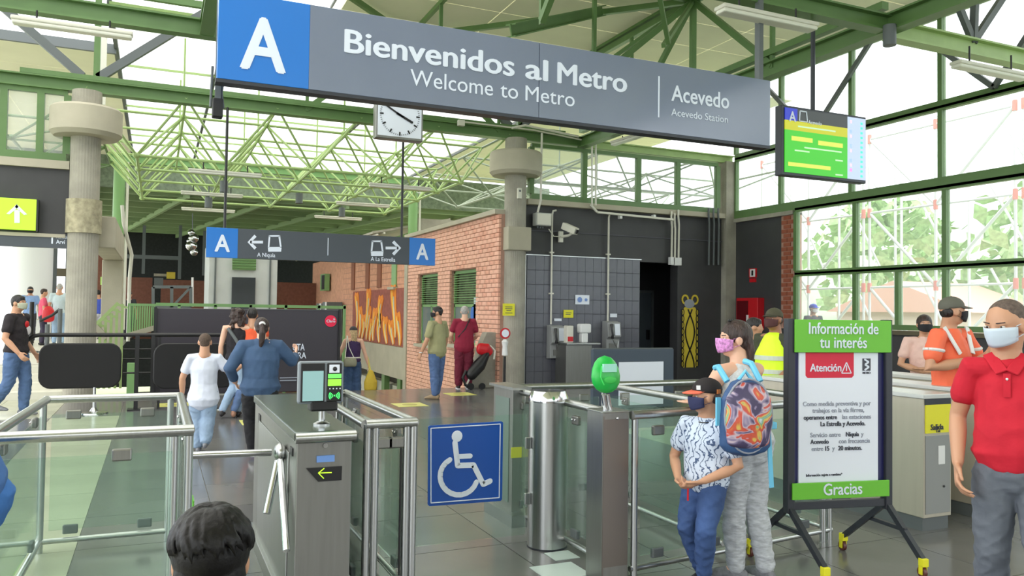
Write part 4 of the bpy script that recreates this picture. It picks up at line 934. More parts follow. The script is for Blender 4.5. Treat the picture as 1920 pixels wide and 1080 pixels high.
slab(xx0,xx1,rz0+h_*.42,rz0+h_*.58,yr-.009,yr,mat('lime_lcd', S(130,205,60), .3, emit=S(130,205,60), estr=.3),'lime_label'); slab(xx0,xx1,rz0+h_*.6,rz0+h_*.7,yr-.009,yr,mat('green_lcd', S(96,200,84), .3, emit=S(96,200,84), estr=.3),'green_label')
slab(xx0+.006,xx1-.01,rz0+h_*.73,rz0+h_*.92,yr-.009,yr,M_paper,'lens_plate'); MB().ell(((xx0+xx1)/2,yr-.01,rz0+h_*.82),(.012,.006,.012),12,8).build('lens', M_blk, rd, smooth=True)
for k in range(4): MB().box(xx0+.008+k*.018,xx0+.014+k*.018,yr-.009,yr,rz0+h_*.34,rz0+h_*.37).build('status_dot', M_let, rd)
cc = Vector(((xx0+xx1)/2,yr-.009,rz0+h_*.19)); mg = mat('led_bright_green', S(60,220,90), .4, emit=S(60,220,90), estr=.7)
MB().ell(cc,(.004,.003,.004),8,6).build('contactless_dot', mg, rd)
for s_ in (1,-1):
    for r_ in (.012,.02,.028): MB().tube([cc+Vector((s_*r_*math.cos(t_),0,r_*math.sin(t_))) for t_ in (-.7,-.35,0,.35,.7)],.0022,5).build('contactless_wave', mg, rd)
MB().box(pole.x-.07,pole.x+.075,yr+.0,yr+.1,rz0-.04,rz0+.02).build('underside', M_blk, rd, bevel=.01)

# narrow railing pen beside the turnstile
t = thing('railing_pen', 'narrow U shaped stainless railing with glass beside the turnstile cabinet', 'railing', (1.18, 5.1, 0))
xa, xb, yn, yf_ = 1.05, 1.325, 4.28, 5.95
rail(t, [(xa,yn,RZ),(xb+.01,yn,RZ)], .028); rail(t, [(xb,yn,RZ),(xb-.02,yf_,RZ)], .026); rail(t, [(xa,yn,RZ),(xa+.02,yf_-.3,RZ)], .026); rail(t, [(xa+.02,yf_-.3,RZ),(xb-.02,yf_,RZ)], .026)
for (x, y) in ((xa+.01,yn),(xa+.055,yn),(xb-.005,yn),(xb-.045,yn),(xb-.02,yf_),(xb-.07,yf_),(xa+.02,yf_-.3)): post(t, x, y)
MB().bar((xb-.075,yn,.1),(xb-.075,yn,.92),.01,.012).build('rubber_seal', M_blk, t)
gl(t, (xa+.09,yn), (xb-.09,yn)); gl(t, (xb,yn+.06), (xb-.02,yf_-.06)); gl(t, (xa,yn+.06), (xa+.02,yf_-.4))
for pts in ([(xa,yn,.07),(xb,yn,.07)],[(xb,yn,.07),(xb-.02,yf_,.07)],[(xa,yn,.07),(xa+.02,yf_-.3,.07)]): rail(t, pts, .016, 'bottom_rail')

# bollard and glass gate with the wheelchair sign
bx, by = 2.515, 5.0
t = thing('bollard', 'thick stainless steel gate bollard with a chamfered cap', 'bollard', (bx, by, 0))
MB().lathe([(.137,0),(.137,1.0)],(bx,by,0),48).build('shaft', M_steel, t, smooth=True)
MB().lathe([(.14,1.0),(.14,1.03),(.118,1.075),(.02,1.08)],(bx,by,0),48).build('cap', M_chrome, t, smooth=True)
MB().lathe([(.14,0),(.14,.012)],(bx,by,0),40).build('base_ring', M_dk, t)
g = thing('glass_gate', 'clear glass swing gate carrying the blue wheelchair sign', 'gate', (1.9, 4.98, 0))
MB().box(1.4, 2.34, 4.985, 4.995, .1, .92).build('glass_pane', M_glass, g, bevel=.002)
for z_h in (.3,.68): MB().box(2.335, 2.375, 4.98, 5.0, z_h, z_h+.08).build('hinge_clamp', M_steel, g, bevel=.005)
s = thing('wheelchair_sign', 'square blue wheelchair access sign fixed on the glass gate', 'sign', P(872,870,'y',4.97))
ys_ = 4.975
q = [(803,800),(806,798),(940,790),(943,792),(941,936),(938,939),(805,949),(802,946)]
pp = lambda u, v: (P(u,v,'y',ys_).x, P(u,v,'y',ys_).z)
MB().prism([pp(u,v) for u,v in q],'y',ys_-.004,ys_+.006).build('plate', M_blue2, s)
def strokes(pts, w, nm, close=False, yy=ys_-.007):
    b = MB(); P3 = [P(u,v,'y',yy) for u,v in pts]
    for i in range(len(P3)-(0 if close else 1)): b.bar(P3[i],P3[(i+1)%len(P3)],w,.004,up=(0,1,0))
    for p in P3: b.ell(p,(w/2,.002,w/2),10,6)
    b.build(nm, M_let, s)
strokes([(808,803),(938,795),(936,933),(808,943)], .006, 'border', True)
c = P(857,818,'y',ys_-.007); MB().ell(c,(.038,.003,.038),20,8).build('head_disc', M_let, s)
strokes([(853,830),(858,873),(888,872),(906,908),(919,902)], .036, 'figure_stroke'); strokes([(857,856),(882,855)], .032, 'figure_stroke')
cx_, cy_, rr_ = 860, 893, 35
strokes([(cx_-rr_*math.cos(a)*1.0, cy_-rr_*math.sin(a)) for a in [math.radians(62-k*16) for k in range(15)]], .034, 'wheel_ring')

# green validator cabinet and the pen behind it
t = thing('validator_post', 'slim stainless cabinet post holding the green egg shaped validator', 'turnstile', (2.55, 4.28, 0))
MB().box(2.462,2.648,4.17,4.36,0,1.02).build('cabinet', M_steeld, t, bevel=.004)
MB().box(2.455,2.655,4.165,4.365,1.02,1.028).build('top_plate', M_steel, t, bevel=.003)
MB().box(2.466,2.472,4.165,4.171,.0,1.0).box(2.47,2.64,4.166,4.172,.1,.98).build('front_door', mat('brown_steel', S(128,120,114), .33, .9), t); MB().ell((2.56,4.163,.985),(.008,.005,.008),10,6).build('screw', M_chrome, t)
v = thing('green_validator', 'bright green egg shaped card validator with a small pale display', 'card reader', (2.53, 4.26, 1.03))
MB().tube([P(1135,768,'y',4.26),P(1131,740,'y',4.26)],.014,12).tube([P(1144,768,'y',4.26),P(1139,740,'y',4.26)],.014,12).build('twin_stem', M_chrome, v, smooth=True)
c = P(1135.5,702,'y',4.26); mgv = mat('validator_green', S(34,178,72), .3)
b = MB(); vs = []; 
prof = [(-1,0),(-.93,.42),(-.75,.72),(-.45,.95),(-.1,1.0),(.3,.92),(.65,.72),(.88,.45),(1,0)]
hh, ww = .116, .1
b.lathe([(max(.001,r)*ww, z*hh) for z, r in prof],(0,0,0),28,sy=.55)
o = b.build('shell', mgv, v, smooth=True, world=False); o.location = c-WL[v.name]; o.rotation_euler = (-.12,0,.05)
MB().box(c.x-.05,c.x+.042,c.y-.062,c.y-.045,c.z+.018,c.z+.068).build('display', mat('lcd_pale', S(150,205,190), .2, emit=S(150,205,190), estr=.05), v)
MB().tube([c+Vector((-.062,-.058,.055)),c+Vector((-.068,-.056,-.01)),c+Vector((-.04,-.05,-.06))],.004,8).build('shell_ridge', mat('validator_light', S(80,230,110), .3), v, smooth=True)
MB().ell(c+Vector((.0,-.058,-.03)),(.045,.006,.022),14,8).build('card_target', mat('validator_mid', S(60,190,80), .5), v)

t = thing('gate_railing', 'long stainless railing pen with greenish glass the woman and boy lean on', 'railing', (3.5, 5.1, 0))
rail(t, [(2.66,4.16,RZ),(4.52,4.4,RZ)], .028); rail(t, [(2.6,4.4,RZ),(2.6,6.0,RZ)], .026); rail(t, [(2.6,6.0,RZ),(4.55,6.0,RZ)], .026); rail(t, [(3.55,4.5,RZ),(3.55,6.0,RZ)], .026); rail(t, [(4.52,4.4,RZ),(4.55,6.0,RZ)], .026)
for (x, y) in ((2.69,4.17),(3.55,4.32),(4.5,4.4),(4.42,4.38),(2.6,6.0),(3.55,6.0),(4.55,6.0),(2.6,5.2)): post(t, x, y)
rail(t, [(2.66,4.17,.07),(4.52,4.4,.07)], .018, 'bottom_rail'); rail(t, [(3.55,4.4,.07),(3.55,6.0,.07)], .018, 'bottom_rail'); rail(t, [(2.6,4.4,.07),(2.6,6.0,.07)], .018, 'bottom_rail'); rail(t, [(4.52,4.4,.07),(4.55,6.0,.07)], .018, 'bottom_rail')
gl(t, (2.74,4.18), (3.5,4.28)); gl(t, (3.6,4.3),(4.38,4.39)); gl(t, (2.6,4.5),(2.6,5.9)); gl(t, (3.55,4.5),(3.55,5.9)); gl(t, (2.7,6.0),(3.5,6.0)); gl(t, (3.6,6.0),(4.5,6.0)); gl(t, (4.52,4.5),(4.55,5.9))
t = thing('end_cabinet', 'stainless end cabinet at the far corner behind the thick bollard', 'turnstile', (2.6, 5.9, 0))
MB().box(2.52,2.6,5.62,6.0,0,1.03).build('cabinet', M_steeld, t, bevel=.004); MB().box(2.5,2.66,5.58,6.05,1.02,1.04).build('top_plate', M_steel, t); MB().box(2.47,2.7,5.5,6.05,0,.09).build('plinth', M_steel, t)
MB().box(2.515,2.52,5.68,5.95,.15,.95).build('side_panel', mat('greenish_panel', S(128,146,138), .3, .6), t); MB().box(2.51,2.6,5.615,5.62,.5,.58).build('yellow_sticker', M_yel, t)
t = thing('floor_plate', 'pale square metal floor plates between the bollard and the validator post', 'floor plate', (2.4, 4.6, 0))
MB().box(2.2,2.5,4.35,4.62,0,.004).build('plate', mat('pale_plate', S(190,205,200), .35), t); MB().box(2.42,2.6,4.68,4.85,0,.004).build('plate', MATS['pale_plate'], t)

# exit kiosks
def kiosk(x0, x1, y0, y1, lab, full=True):
    t = thing('exit_kiosk', lab, 'turnstile', ((x0+x1)/2, (y0+y1)/2, 0))
    MB().box(x0,x1,y0,y1,.1,1.0).build('cabinet', mat('satin_warm_steel', S(188,182,166), .4, .35, var=.04, vscale=30, stretch=(1,1,.05)), t, bevel=.006)
    MB().box(x0-.01,x1+.01,y0-.01,y1+.01,1.0,1.035).build('top_slab', mat('top_white_steel', S(206,208,206), .35, .3), t, bevel=.005); MB().box(x0+.01,x1-.01,y0+.02,y1,0,.1).build('plinth', M_gray, t)
    MB().box(x0+.015,x1-.015,y0-.006,y0+.01,.13,.72).build('front_door', mat('door_grey', S(150,152,150), .4,.4), t, bevel=.002)
    MB().box(x0+.01,x1-.01,y0-.007,y0+.01,.955,1.0).build('dark_band', M_dk, t)
    MB().box(x0+.015,x1-.015,y0-.01,y0+.01,.74,.955).build('exit_panel', M_yel, t)
    if full:
        xm = (x0+x1)/2; text('Salida', .062, (xm-.09, y0-.013, .765), M_ink, t, .02); text('Exit', .03, (xm-.03,y0-.013,.745), M_ink, t)
        MB().box(xm+.0,xm+.07,y0-.01,y0,.5,.64).build('white_label', M_white, t); MB().ell((xm+.06,y0-.01,.33),(.009,.006,.009),8,6).build('keyhole', M_blk, t)
    return t
kiosk(5.33,5.63,4.28,6.1,'stainless exit kiosk with the yellow exit panel beside the poster stand')
kiosk(6.1,6.4,4.42,6.2,'second exit kiosk, behind the man in the red polo', False)
kiosk(6.95,7.25,4.7,6.3,'third exit kiosk, farthest from the poster stand', False)

# poster stand
A0 = Vector((3.72,3.97,0)); B0 = Vector((4.42,3.83,0)); dx = (B0-A0).normalized(); ang = math.atan2(dx.y, dx.x); wd = (B0-A0).length
t = thing('poster_stand', 'wheeled dark steel stand with a green bordered white information poster', 'poster stand', (A0+B0)/2, ang)
h2 = wd/2
def lb(*a): return MB().box(*a)
def pk(mb, nm, mt, **k): return mb.build(nm, mt, t, world=False, **k)
for s_ in (-1, 1): pk(MB().box(s_*h2-.025,s_*h2+.025,-.03,.03,.36,1.6),'upright',M_dk,bevel=.005)
pk(MB().box(-h2,h2,-.02,.02,.38,.43),'cross_bar',M_dk,bevel=.004)
pk(MB().box(-h2+.02,h2-.02,-.005,.02,.5,1.4),'back_panel',mat('dark_blue_back', S(34,36,90), .4))
pk(MB().box(-h2+.06,h2-.075,-.016,-.005,.47,1.385),'poster_sheet',M_paper)
pk(MB().box(-h2+.015,h2+.005,-.045,-.032,1.385,1.595),'header_panel',M_pgreen,bevel=.003); pk(MB().box(-h2+.0,h2-.01,-.045,-.032,.45,.555),'footer_panel',M_pgreen,bevel=.003)
def pt(body, size, x, z, mt, bold=0, align='CENTER', sx=1, y=-.0175): return text(body, size, (x, y, z), mt, t, bold, align=align, sx=sx, world=False)
pt('Información de', .105, .005, 1.505, M_let, .015, sx=.80, y=-.048); pt('tu interés', .105, .005, 1.415, M_let, .015, sx=.84, y=-.048); pt('Gracias', .105, .0, .475, M_let, .015, sx=.9, y=-.048)
ox = -.005
r = MB().prism([(-.25,1.385),(-.25,1.235),(-.235,1.22),(.085,1.22),(.1,1.235),(.1,1.385)],'y',-.0185,-.016); pk(r,'red_header',M_redp)
pt('Atención', .072, -.105, 1.262, M_let, .02, sx=.86, y=-.02)
for a_, b_ in (((.01,1.25),(.045,1.32)),((.045,1.32),(.08,1.25)),((.08,1.25),(.01,1.25)),((.045,1.265),(.045,1.3))): pk(MB().bar((a_[0],-.02,a_[1]),(b_[0],-.02,b_[1]),.006,.003,up=(0,1,0)),'warning_triangle',M_let)
pk(MB().box(.165,.225,-.0185,-.016,1.265,1.345),'logo_block',M_ink)
for a_, b_ in (((.178,1.34),(.21,1.322)),((.21,1.322),(.182,1.305)),((.182,1.305),(.212,1.29)),((.212,1.29),(.18,1.27))): pk(MB().bar((a_[0],-.02,a_[1]),(b_[0],-.02,b_[1]),.011,.003,up=(0,1,0)),'logo_zigzag',M_let)
pt('METRO', .018, .195, 1.245, M_ink, .01, sx=1.0)
for (s_, z, b_, x) in (('Como medida preventiva y por',1.04,0,-.02),('trabajos en la vía férrea,',.997,0,-.01),('las estaciones',.953,0,.115),('Servicio entre',.84,0,-.1),('con frecuencia',.797,0,.1),('entre',.752,0,-.155),('y',.752,0,-.045),('y',.84,0,.155)):
    pt(s_, .042, x*1.06, z, M_inkl, .004, sx=.93)
for (s_, z, x) in (('operamos entre',.953,-.135),('La Estrella y Acevedo.',.91,.02),('Niquía',.84,.085),('Acevedo',.797,-.14),('15',.752,-.09),('20 minutos.',.752,.07)): pt(s_, .042, x*1.06, z, M_ink, .016, sx=.88)
pt('Información sujeta a cambios*', .024, -.115, .59, M_ink, .005, sx=.9)
def ylocal(w): 
    v = Vector(w)-WL[t.name]; return Matrix.Rotation(-ang,3,'Z')@v
cast = mat('caster_yellow', S(232,226,40), .5)
for nm, top, foot in (('a',(-h2,0,.4),(-h2-.10,.29)),('b',(-h2,0,.4),(-h2+.04,-.33)),('c',(h2,0,.4),(h2-.1,.31)),('d',(h2,0,.4),(h2+.04,-.29))):
    f = Vector((foot[0],foot[1],.1)); l_ = pk(MB().bar(top,f,.034,.034),'leg',M_dk)
    cz = MB().box(f.x-.022,f.x+.022,f.y-.022,f.y+.022,.07,.12); k_ = pk(cz,'caster_socket',cast,bevel=.004)
    k_ = pk(MB().tube([(f.x-.012,f.y+.01,.033),(f.x+.012,f.y+.01,.033)],.033,18),'caster_wheel',mat('wheel_brown', S(96,52,46), .4),smooth=True)
    pk(MB().box(f.x-.02,f.x-.014,f.y-.01,f.y+.02,.02,.075).box(f.x+.014,f.x+.02,f.y-.01,f.y+.02,.02,.075),'caster_fork',cast)
for s_ in (-1,1): pk(MB().bar((s_*h2-.03,.13,.27),(s_*h2+.02,-.16,.26),.024,.024),'leg_brace',M_dk)

# black barriers by the stair
t = thing('barrier_rail', 'black tube barrier with three lower rails and one sloping end', 'barrier', (-.2, 13.9, 0))
tb_ = lambda pts, r, nm='rail': MB().tube(pts, r, 10).build(nm, M_blk, t, smooth=True)
yb_ = 13.9
tb_([P(46,641,'y',yb_),P(64,630,'y',yb_),P(75,628,'y',yb_),(1.0,yb_,1.175)], .032, 'top_rail')
for z in (.95,.8,.58): tb_([(-.45,yb_,z),(.15,yb_,z)], .014)
for u in (258,): a = P(u,628,'y',yb_); MB().box(a.x-.03,a.x+.03,yb_-.03,yb_+.03,0,1.17).build('upright', M_blk, t); MB().box(a.x-.12,a.x+.12,yb_-.12,yb_+.12,0,.02).build('foot_plate', M_blk, t)
for u in (266,): a = P(u+22,628,'y',yb_); MB().box(a.x-.03,a.x+.02,yb_-.03,yb_+.03,.2,1.17).build('upright', M_blk, t)
a = P(300,628,'y',yb_); MB().box(a.x-.02,a.x+.02,yb_+.0,yb_+.05,0,1.17).build('upright', M_blk, t)
for lab, u0, u1 in (('rounded black cloth panel on a chrome foot, in front of the fluted column',75,225),('rounded black cloth panel on a chrome foot, behind the boy in white',290,440)):
    y_ = 13.6; a = P(u0,645,'y',y_); b = P(u1,725,'y',y_); t = thing('cloth_panel', lab, 'barrier panel', ((a.x+b.x)/2, y_, 0)); z0, z1, x0, x1, r = b.z, a.z, a.x, b.x, .16
    poly = []
    for (cx_, cz_, a0) in ((x1-r,z1-r,0),(x0+r,z1-r,90),(x0+r,z0+r,180),(x1-r,z0+r,270)):
        for k in range(6): an = math.radians(a0+k*18); poly.append((cx_+r*math.cos(an), cz_+r*math.sin(an)))
    MB().prism(poly,'y',y_-.02,y_+.02).build('cloth', mat('black_cloth', S(16,16,18), .75, bump=.4, bscale=4), t, bevel=.008)
    P3 = [(p[0],y_,p[1]) for p in poly]; MB().tube(P3+[P3[0]],.012,8).build('frame_tube', M_blk, t, smooth=True)
    xm = x0+(x1-x0)*.68; MB().tube([(xm,y_,z0),(xm,y_,.03)],.022,10).build('chrome_stem', M_chrome, t, smooth=True)
    MB().lathe([(.2,0),(.19,.02),(.06,.04),(.03,.09)],(xm,y_,0),24).build('chrome_foot', M_chrome, t, smooth=True)
# floor stickers
for (u, v, lab) in ((862,739,'yellow square floor sticker nearest the man in burgundy'),(768,759,'yellow square floor sticker between the railing pen and the man in khaki'),(487,791,'yellow floor sticker beside the woman in denim'),(326,759,'yellow floor sticker under the second black cloth panel')):
    g_ = P(u,v,'z',0); t = thing('floor_sticker', lab, 'floor sticker', g_); s_ = .26
    MB().box(g_.x-s_,g_.x+s_,g_.y-s_,g_.y+s_,.0,.004).build('sheet', mat('sticker_yellow', S(214,212,120), .4), t); MB().lathe([(.13,.0045),(.13,.006)],(g_.x,g_.y,0),20).build('printed_ring', mat('sticker_ink', S(176,172,90), .5), t)
# concrete newel by the brick booth with folded pram
t = thing('newel_wall', 'weathered concrete stub wall beside the round column and booth', 'wall block', (6.7, 15.9, 0))
MB().prism([(P(880,727,'y',15.75).x,0),(P(937,727,'y',15.75).x,0),(P(937,627,'y',15.75).x,P(937,623,'y',15.75).z),(P(912,627,'y',15.75).x,P(912,623,'y',15.75).z),(P(905,640,'y',15.75).x,P(905,640,'y',15.75).z),(P(890,690,'y',15.75).x,P(890,690,'y',15.75).z)],'y',15.72,16.0).build('block', M_conc, t, bevel=.015)
# stair down
for k in range(12): struct('floor_stair_step', MB().box(3.4, 6.6, 16.1+k*.3, 16.45+k*.3, -3, -.16*(k+1)), M_conc)
tag(MB().box(3.36,3.46,15.95,16.4,-3,.0).build('stair_curb', M_conc), 'concrete kerb at the head of the stairs behind the hoarding end', 'kerb')
# posts and ropes on the left platform
for k, (u, v0, v1) in enumerate(((89,652,608),(113,655,579),(60,640,566))):
    a = P(u, v1, 'y', 22); MB
    t = thing('queue_post', ('grey queue post standing in front of the woman in pink','grey queue post standing in front of the white haired man','black queue post in front of the man in light blue')[k], 'post', (a.x, 22, .5))
    MB().tube([(a.x,22,.5),(a.x,22,a.z)], .05, 10).build('post', M_gray if k < 2 else M_blk, t, smooth=True); MB().lathe([(.18,.5),(.17,.53),(.05,.55)],(a.x,22,0),16).build('foot', M_gray, t)
t = tag(MB().tube([P(75,602,'y',22),P(98,591,'y',22),P(112,580,'y',22)],.035,8).build('queue_rope', M_blk, smooth=True), 'black queue rope sloping up between the grey posts', 'rope')
struct('pillar_far_left', MB().tube([P(58,600,'y',30).xy.to_3d()+Vector((0,0,0)), P(58,600,'y',30).xy.to_3d()+Vector((0,0,6.5))],.58,24), mat('white_column', S(222,224,226), .6), smooth=True)
for u in (36,42,100,124): a = P(u,600,'y',31); struct('beam_far_left_mullion', MB().bar((a.x,31,.5),(a.x,31,4.2),.12,.12), M_lgreen if u < 60 else M_gray)
t = tag(MB().box(P(107,500,'y',24).x,P(127,500,'y',24).x,24,24.1,P(110,518,'y',24).z,P(110,503,'y',24).z).build('hanging_sign', mat('brown_sign', S(86,78,60), .6)), 'small dark hanging sign beside the fluted column on the left', 'sign')
tag(MB().box(P(189,500,'y',30).x,P(203,500,'y',30).x,30,30.1,P(190,534,'y',30).z,P(190,519,'y',30).z).build('lime_sign', mat('pale_lime', S(170,215,110), .6)), 'small pale green sign seen under the concrete portal', 'sign')
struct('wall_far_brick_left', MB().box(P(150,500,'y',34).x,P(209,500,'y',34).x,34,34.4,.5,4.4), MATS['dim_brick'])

# ================================================================ PEOPLE
def V3(*a): return Vector(a)
SK = {'tan': mat('skin_tan', S(196,148,118), .5, bump=.05, bscale=80), 'light': mat('skin_light', S(222,176,150), .5), 'brown': mat('skin_brown', S(160,112,86), .5)}
HAIRM = {'black': mat('hair_black', S(30,26,26), .42, var=.5, vscale=30, stretch=(1,1,.25), bump=.9, bscale=70), 'brown': mat('hair_dark_brown', S(54,38,34), .42, var=.5, vscale=30, stretch=(1,1,.2), bump=.9, bscale=70),
         'grey': mat('hair_grey', S(176,172,168), .7, var=.2, vscale=40, bump=.7, bscale=80), 'blond': mat('hair_blond', S(196,168,124), .55, var=.3, vscale=30, bump=.6), 'salt': mat('hair_short_grey_brown', S(98,84,76), .75, var=.3, vscale=60, bump=.5, bscale=120), 'crop': mat('hair_cropped', S(92,76,66), .85, var=.25, vscale=70, bump=.5, bscale=140)}
def fab(name, c, var=.1, vs=6, bump=1.0, bs=9, rough=.85, stretch=None): return mat(name, c, rough, var=var, vscale=vs, bump=bump, bscale=bs, stretch=stretch)
def loft(mb, pts, rx, ry, lat=None, n=16):
    # closed organic tube with elliptic sections and rounded ends
    pts = [Vector(p) for p in pts]; P_, X_, Y_ = [], [], []
    t0 = (pts[0]-pts[1]).normalized(); t1 = (pts[-1]-pts[-2]).normalized(); e0 = min(rx[0], ry[0]); e1 = min(rx[-1], ry[-1])
    P_ = [pts[0]+t0*e0*.85, pts[0]+t0*e0*.5]+pts+[pts[-1]+t1*e1*.5, pts[-1]+t1*e1*.85]
    X_ = [rx[0]*.4, rx[0]*.82]+list(rx)+[rx[-1]*.82, rx[-1]*.4]; Y_ = [ry[0]*.4, ry[0]*.82]+list(ry)+[ry[-1]*.82, ry[-1]*.4]
    vs = []; xv = Vector(lat) if lat else None
    for i, p in enumerate(P_):
        t = (P_[min(i+1, len(P_)-1)]-P_[max(i-1, 0)]).normalized()
        if xv is None: xv = t.cross(V3(0,1,0) if abs(t.y) < .9 else V3(1,0,0))
        x = (xv-t*xv.dot(t)).normalized(); y = t.cross(x)
        if not lat: xv = x
        vs += [p+x*math.cos(2*PI*k/n)*X_[i]+y*math.sin(2*PI*k/n)*Y_[i] for k in range(n)]
    L = len(P_); fs = [(i*n+k, i*n+(k+1)%n, (i+1)*n+(k+1)%n, (i+1)*n+k) for i in range(L-1) for k in range(n)]
    fs += [tuple(reversed(range(n))), tuple((L-1)*n+k for k in range(n))]
    mb.add(vs, fs); return mb
def lim(mb, pts, r, n=14): return loft(mb, pts, r, r, None, n)
def interp(a, b, f): return Vector(a).lerp(Vector(b), f)
def hand(mb, w, d, side, palm, s, curl=.5):
    # w wrist, d direction of the hand, side = thumb side direction, palm = palm facing direction
    d = Vector(d).normalized(); side = Vector(side); side = (side-d*side.dot(d)).normalized(); pn = Vector(palm); pn = (pn-d*pn.dot(d)-side*pn.dot(side)).normalized()
    w = Vector(w); L = .105*s
    loft(mb, [w, w+d*L*.35, w+d*L*.95], [.026*s, .036*s, .04*s], [.018*s, .016*s, .013*s], side, 12)
    for k, (o, l) in enumerate(((.031,.078),(.0105,.088),(-.0105,.082),(-.031,.064))):
        b = w+d*L*.9+side*o*s; c1 = curl*.9; c2 = curl*1.9
        d1 = (d*math.cos(c1)+pn*math.sin(c1)); d2 = (d*math.cos(c2)+pn*math.sin(c2)); d1 += side*(.06*(1.5-k)); d1.normalize()
        p1 = b+d1*l*s*.5; p2 = p1+d2*l*s*.32; d3 = (d*math.cos(c2*1.3)+pn*math.sin(c2*1.3)); p3 = p2+d3*l*s*.22
        lim(mb, [b, p1, p2, p3], [.0092*s, .0086*s, .0078*s, .0066*s], 8)
    tb = w+d*L*.25+side*.026*s; td = (d*.75+side*.75+pn*.25).normalized(); t1 = tb+td*.038*s; t2 = t1+(d+side*.25+pn*.35*curl).normalized()*.032*s; t3 = t2+(d+pn*.5*curl).normalized()*.02*s
    lim(mb, [tb, t1, t2, t3], [.0135*s, .0115*s, .0095*s, .008*s], 8)
def person(lab, H, pos, face, skin='tan', pose=None, head=(0,0,0), hair='short', hairc='black', b=1.0, vox=.010, hs=None, top=None, bottom=None, sleeve=.45, shoes=(M_white,), mask=None,
           tuck=False, extra=None, arms=True, skinny_leg=1.0, group=None, gender='m', belly=0, hem=None, curl=.5, grounded=True, leglen=1.0, zoff=0):
    ang = math.atan2(-face[0], face[1])
    t = thing('person', lab, 'person', (pos[0], pos[1], zoff), ang, group)
    J = dict(pel=(0,0,.53), chest=(0,0,.70), nb=(0,-.005,.822), Ls=(-.103,0,.80), Rs=(.103,0,.80), Le=(-.135,-.01,.635), Re=(.135,-.01,.635), Lw=(-.14,.03,.49), Rw=(.14,.03,.49),
             Lh=(-.05,0,.51), Rh=(.05,0,.51), Lk=(-.055,.012,.28), Rk=(.055,.012,.28), La=(-.055,-.012,.05), Ra=(.055,-.012,.05), Lf=(-.01,1), Rf=(.01,1))
    if pose: J.update(pose)
    foot = {'L': J.pop('Lf'), 'R': J.pop('Rf')}
    J = {k: V3(*v)*H for k, v in J.items()}
    hs = hs or .132*H
    neck = J['nb']; hy, hp, hr = head
    Rh = Matrix.Rotation(hy, 3, 'Z')@Matrix.Rotation(hp, 3, 'X')@Matrix.Rotation(hr, 3, 'Y')
    hc = neck+V3(0,.012*H,.012*H)+(V3(0,.0,hs*.60)) + Rh@V3(0,.02*hs,0)
    T = lambda x, y, z: hc+Rh@(V3(x,y,z)*hs)
    bd = MB(); q = 12 if vox > .011 else 16
    # head
    bd.ell(T(0,-.05,.10),(.335*hs,.41*hs,.40*hs),20,14,Rh); bd.ell(T(0,.09,-.20),(.25*hs,.27*hs,.27*hs),16,12,Rh); bd.ell(T(0,.2,-.33),(.13*hs,.13*hs,.12*hs),12,8,Rh)
    for s_ in (-1,1):
        bd.ell(T(s_*.17,.2,-.1),(.12*hs,.13*hs,.13*hs),12,8,Rh)
        bd.ell(T(s_*.345,-.03,-.03),(.045*hs,.095*hs,.14*hs),10,8,Rh)
    bd.ell(T(0,.27,.09),(.25*hs,.1*hs,.07*hs),14,8,Rh)
    loft(bd, [T(0,.31,.06),T(0,.385,-.07),T(0,.39,-.11)],[.045*hs,.07*hs,.075*hs],[.05*hs,.06*hs,.05*hs],Rh@V3(1,0,0),10)
    bd.ell(T(0,.315,-.235),(.11*hs,.05*hs,.035*hs),12,6,Rh)
    nr = .255*hs*(1.05 if gender == 'm' else .9)
    lim(bd, [neck+V3(0,-.01*H,-.02*H), interp(neck,hc,.35)+V3(0,-.01*H,0), T(0,-.1,-.15)], [nr*1.15, nr, nr*.95], q)
    # torso
    sw = (J['Rs']-J['Ls']).normalized(); pel, ch = J['pel'], J['chest']; B = b*H
    tor = [pel+V3(0,0,-.02*H), interp(pel,ch,.38), ch, interp(ch,neck,.62)]
    loft(bd, tor, [.083*B,.07*B,.088*B,.075*B], [.058*B,.05*B,.06*B,.042*B], sw, q)
    for s_ in 'LR':
        sh, el, wr = J[s_+'s'], J[s_+'e'], J[s_+'w']; hp_, kn, an = J[s_+'h'], J[s_+'k'], J[s_+'a']; k = 1 if s_ == 'R' else -1
        lim(bd, [interp(neck,sh,.4)+V3(0,0,-.012*H), sh, interp(sh,el,.45), el, interp(el,wr,.35), wr], [.03*B,.031*B,.027*B,.0225*B,.0235*B,.0155*B], q)
        dd = (wr-el).normalized(); inn = V3(-k,0,0); fw_ = V3(0,1,0)
        hd = J.get(s_+'hd'); hd = hd.normalized() if hd else dd
        tside = J.get(s_+'ht'); tside = tside if tside else fw_; pl = J.get(s_+'hp'); pl = pl if pl else inn
        hand(bd, wr, hd, tside, pl, hs/.225, curl)
        lim(bd, [hp_, interp(hp_,kn,.35), kn, interp(kn,an,.3), an], [.05*B,.046*B*skinny_leg,.032*B*skinny_leg,.033*B*skinny_leg,.021*B], q)
        fd = V3(foot[s_][0], foot[s_][1], 0).normalized(); lim(bd, [an, an+V3(0,0,-.02*H)+fd*.03*H, an+V3(0,0,-.032*H)+fd*.09*H], [.02*B,.018*B,.012*B], 10)
    remesh('body', bd, vox, SK[skin], t, 3)
    # eyes
    if vox < .012:
        for s_ in (-1,1):
            e = MB().ell(T(s_*.145,.30,.035),(.052*hs,.045*hs,.034*hs),12,8,Rh).build('eye', mat('eye_white', S(210,205,200), .3), t, smooth=True, world=False)
            MB().ell(T(s_*.145,.335,.035),(.024*hs,.014*hs,.026*hs),10,6,Rh).build('iris', mat('eye_dark', S(40,28,24), .3), e, smooth=True, world=False)
            MB().bar(T(s_*.07,.37,.115),T(s_*.22,.31,.125),.02*hs,.02*hs).build('eyebrow', HAIRM['brown'], t, world=False)
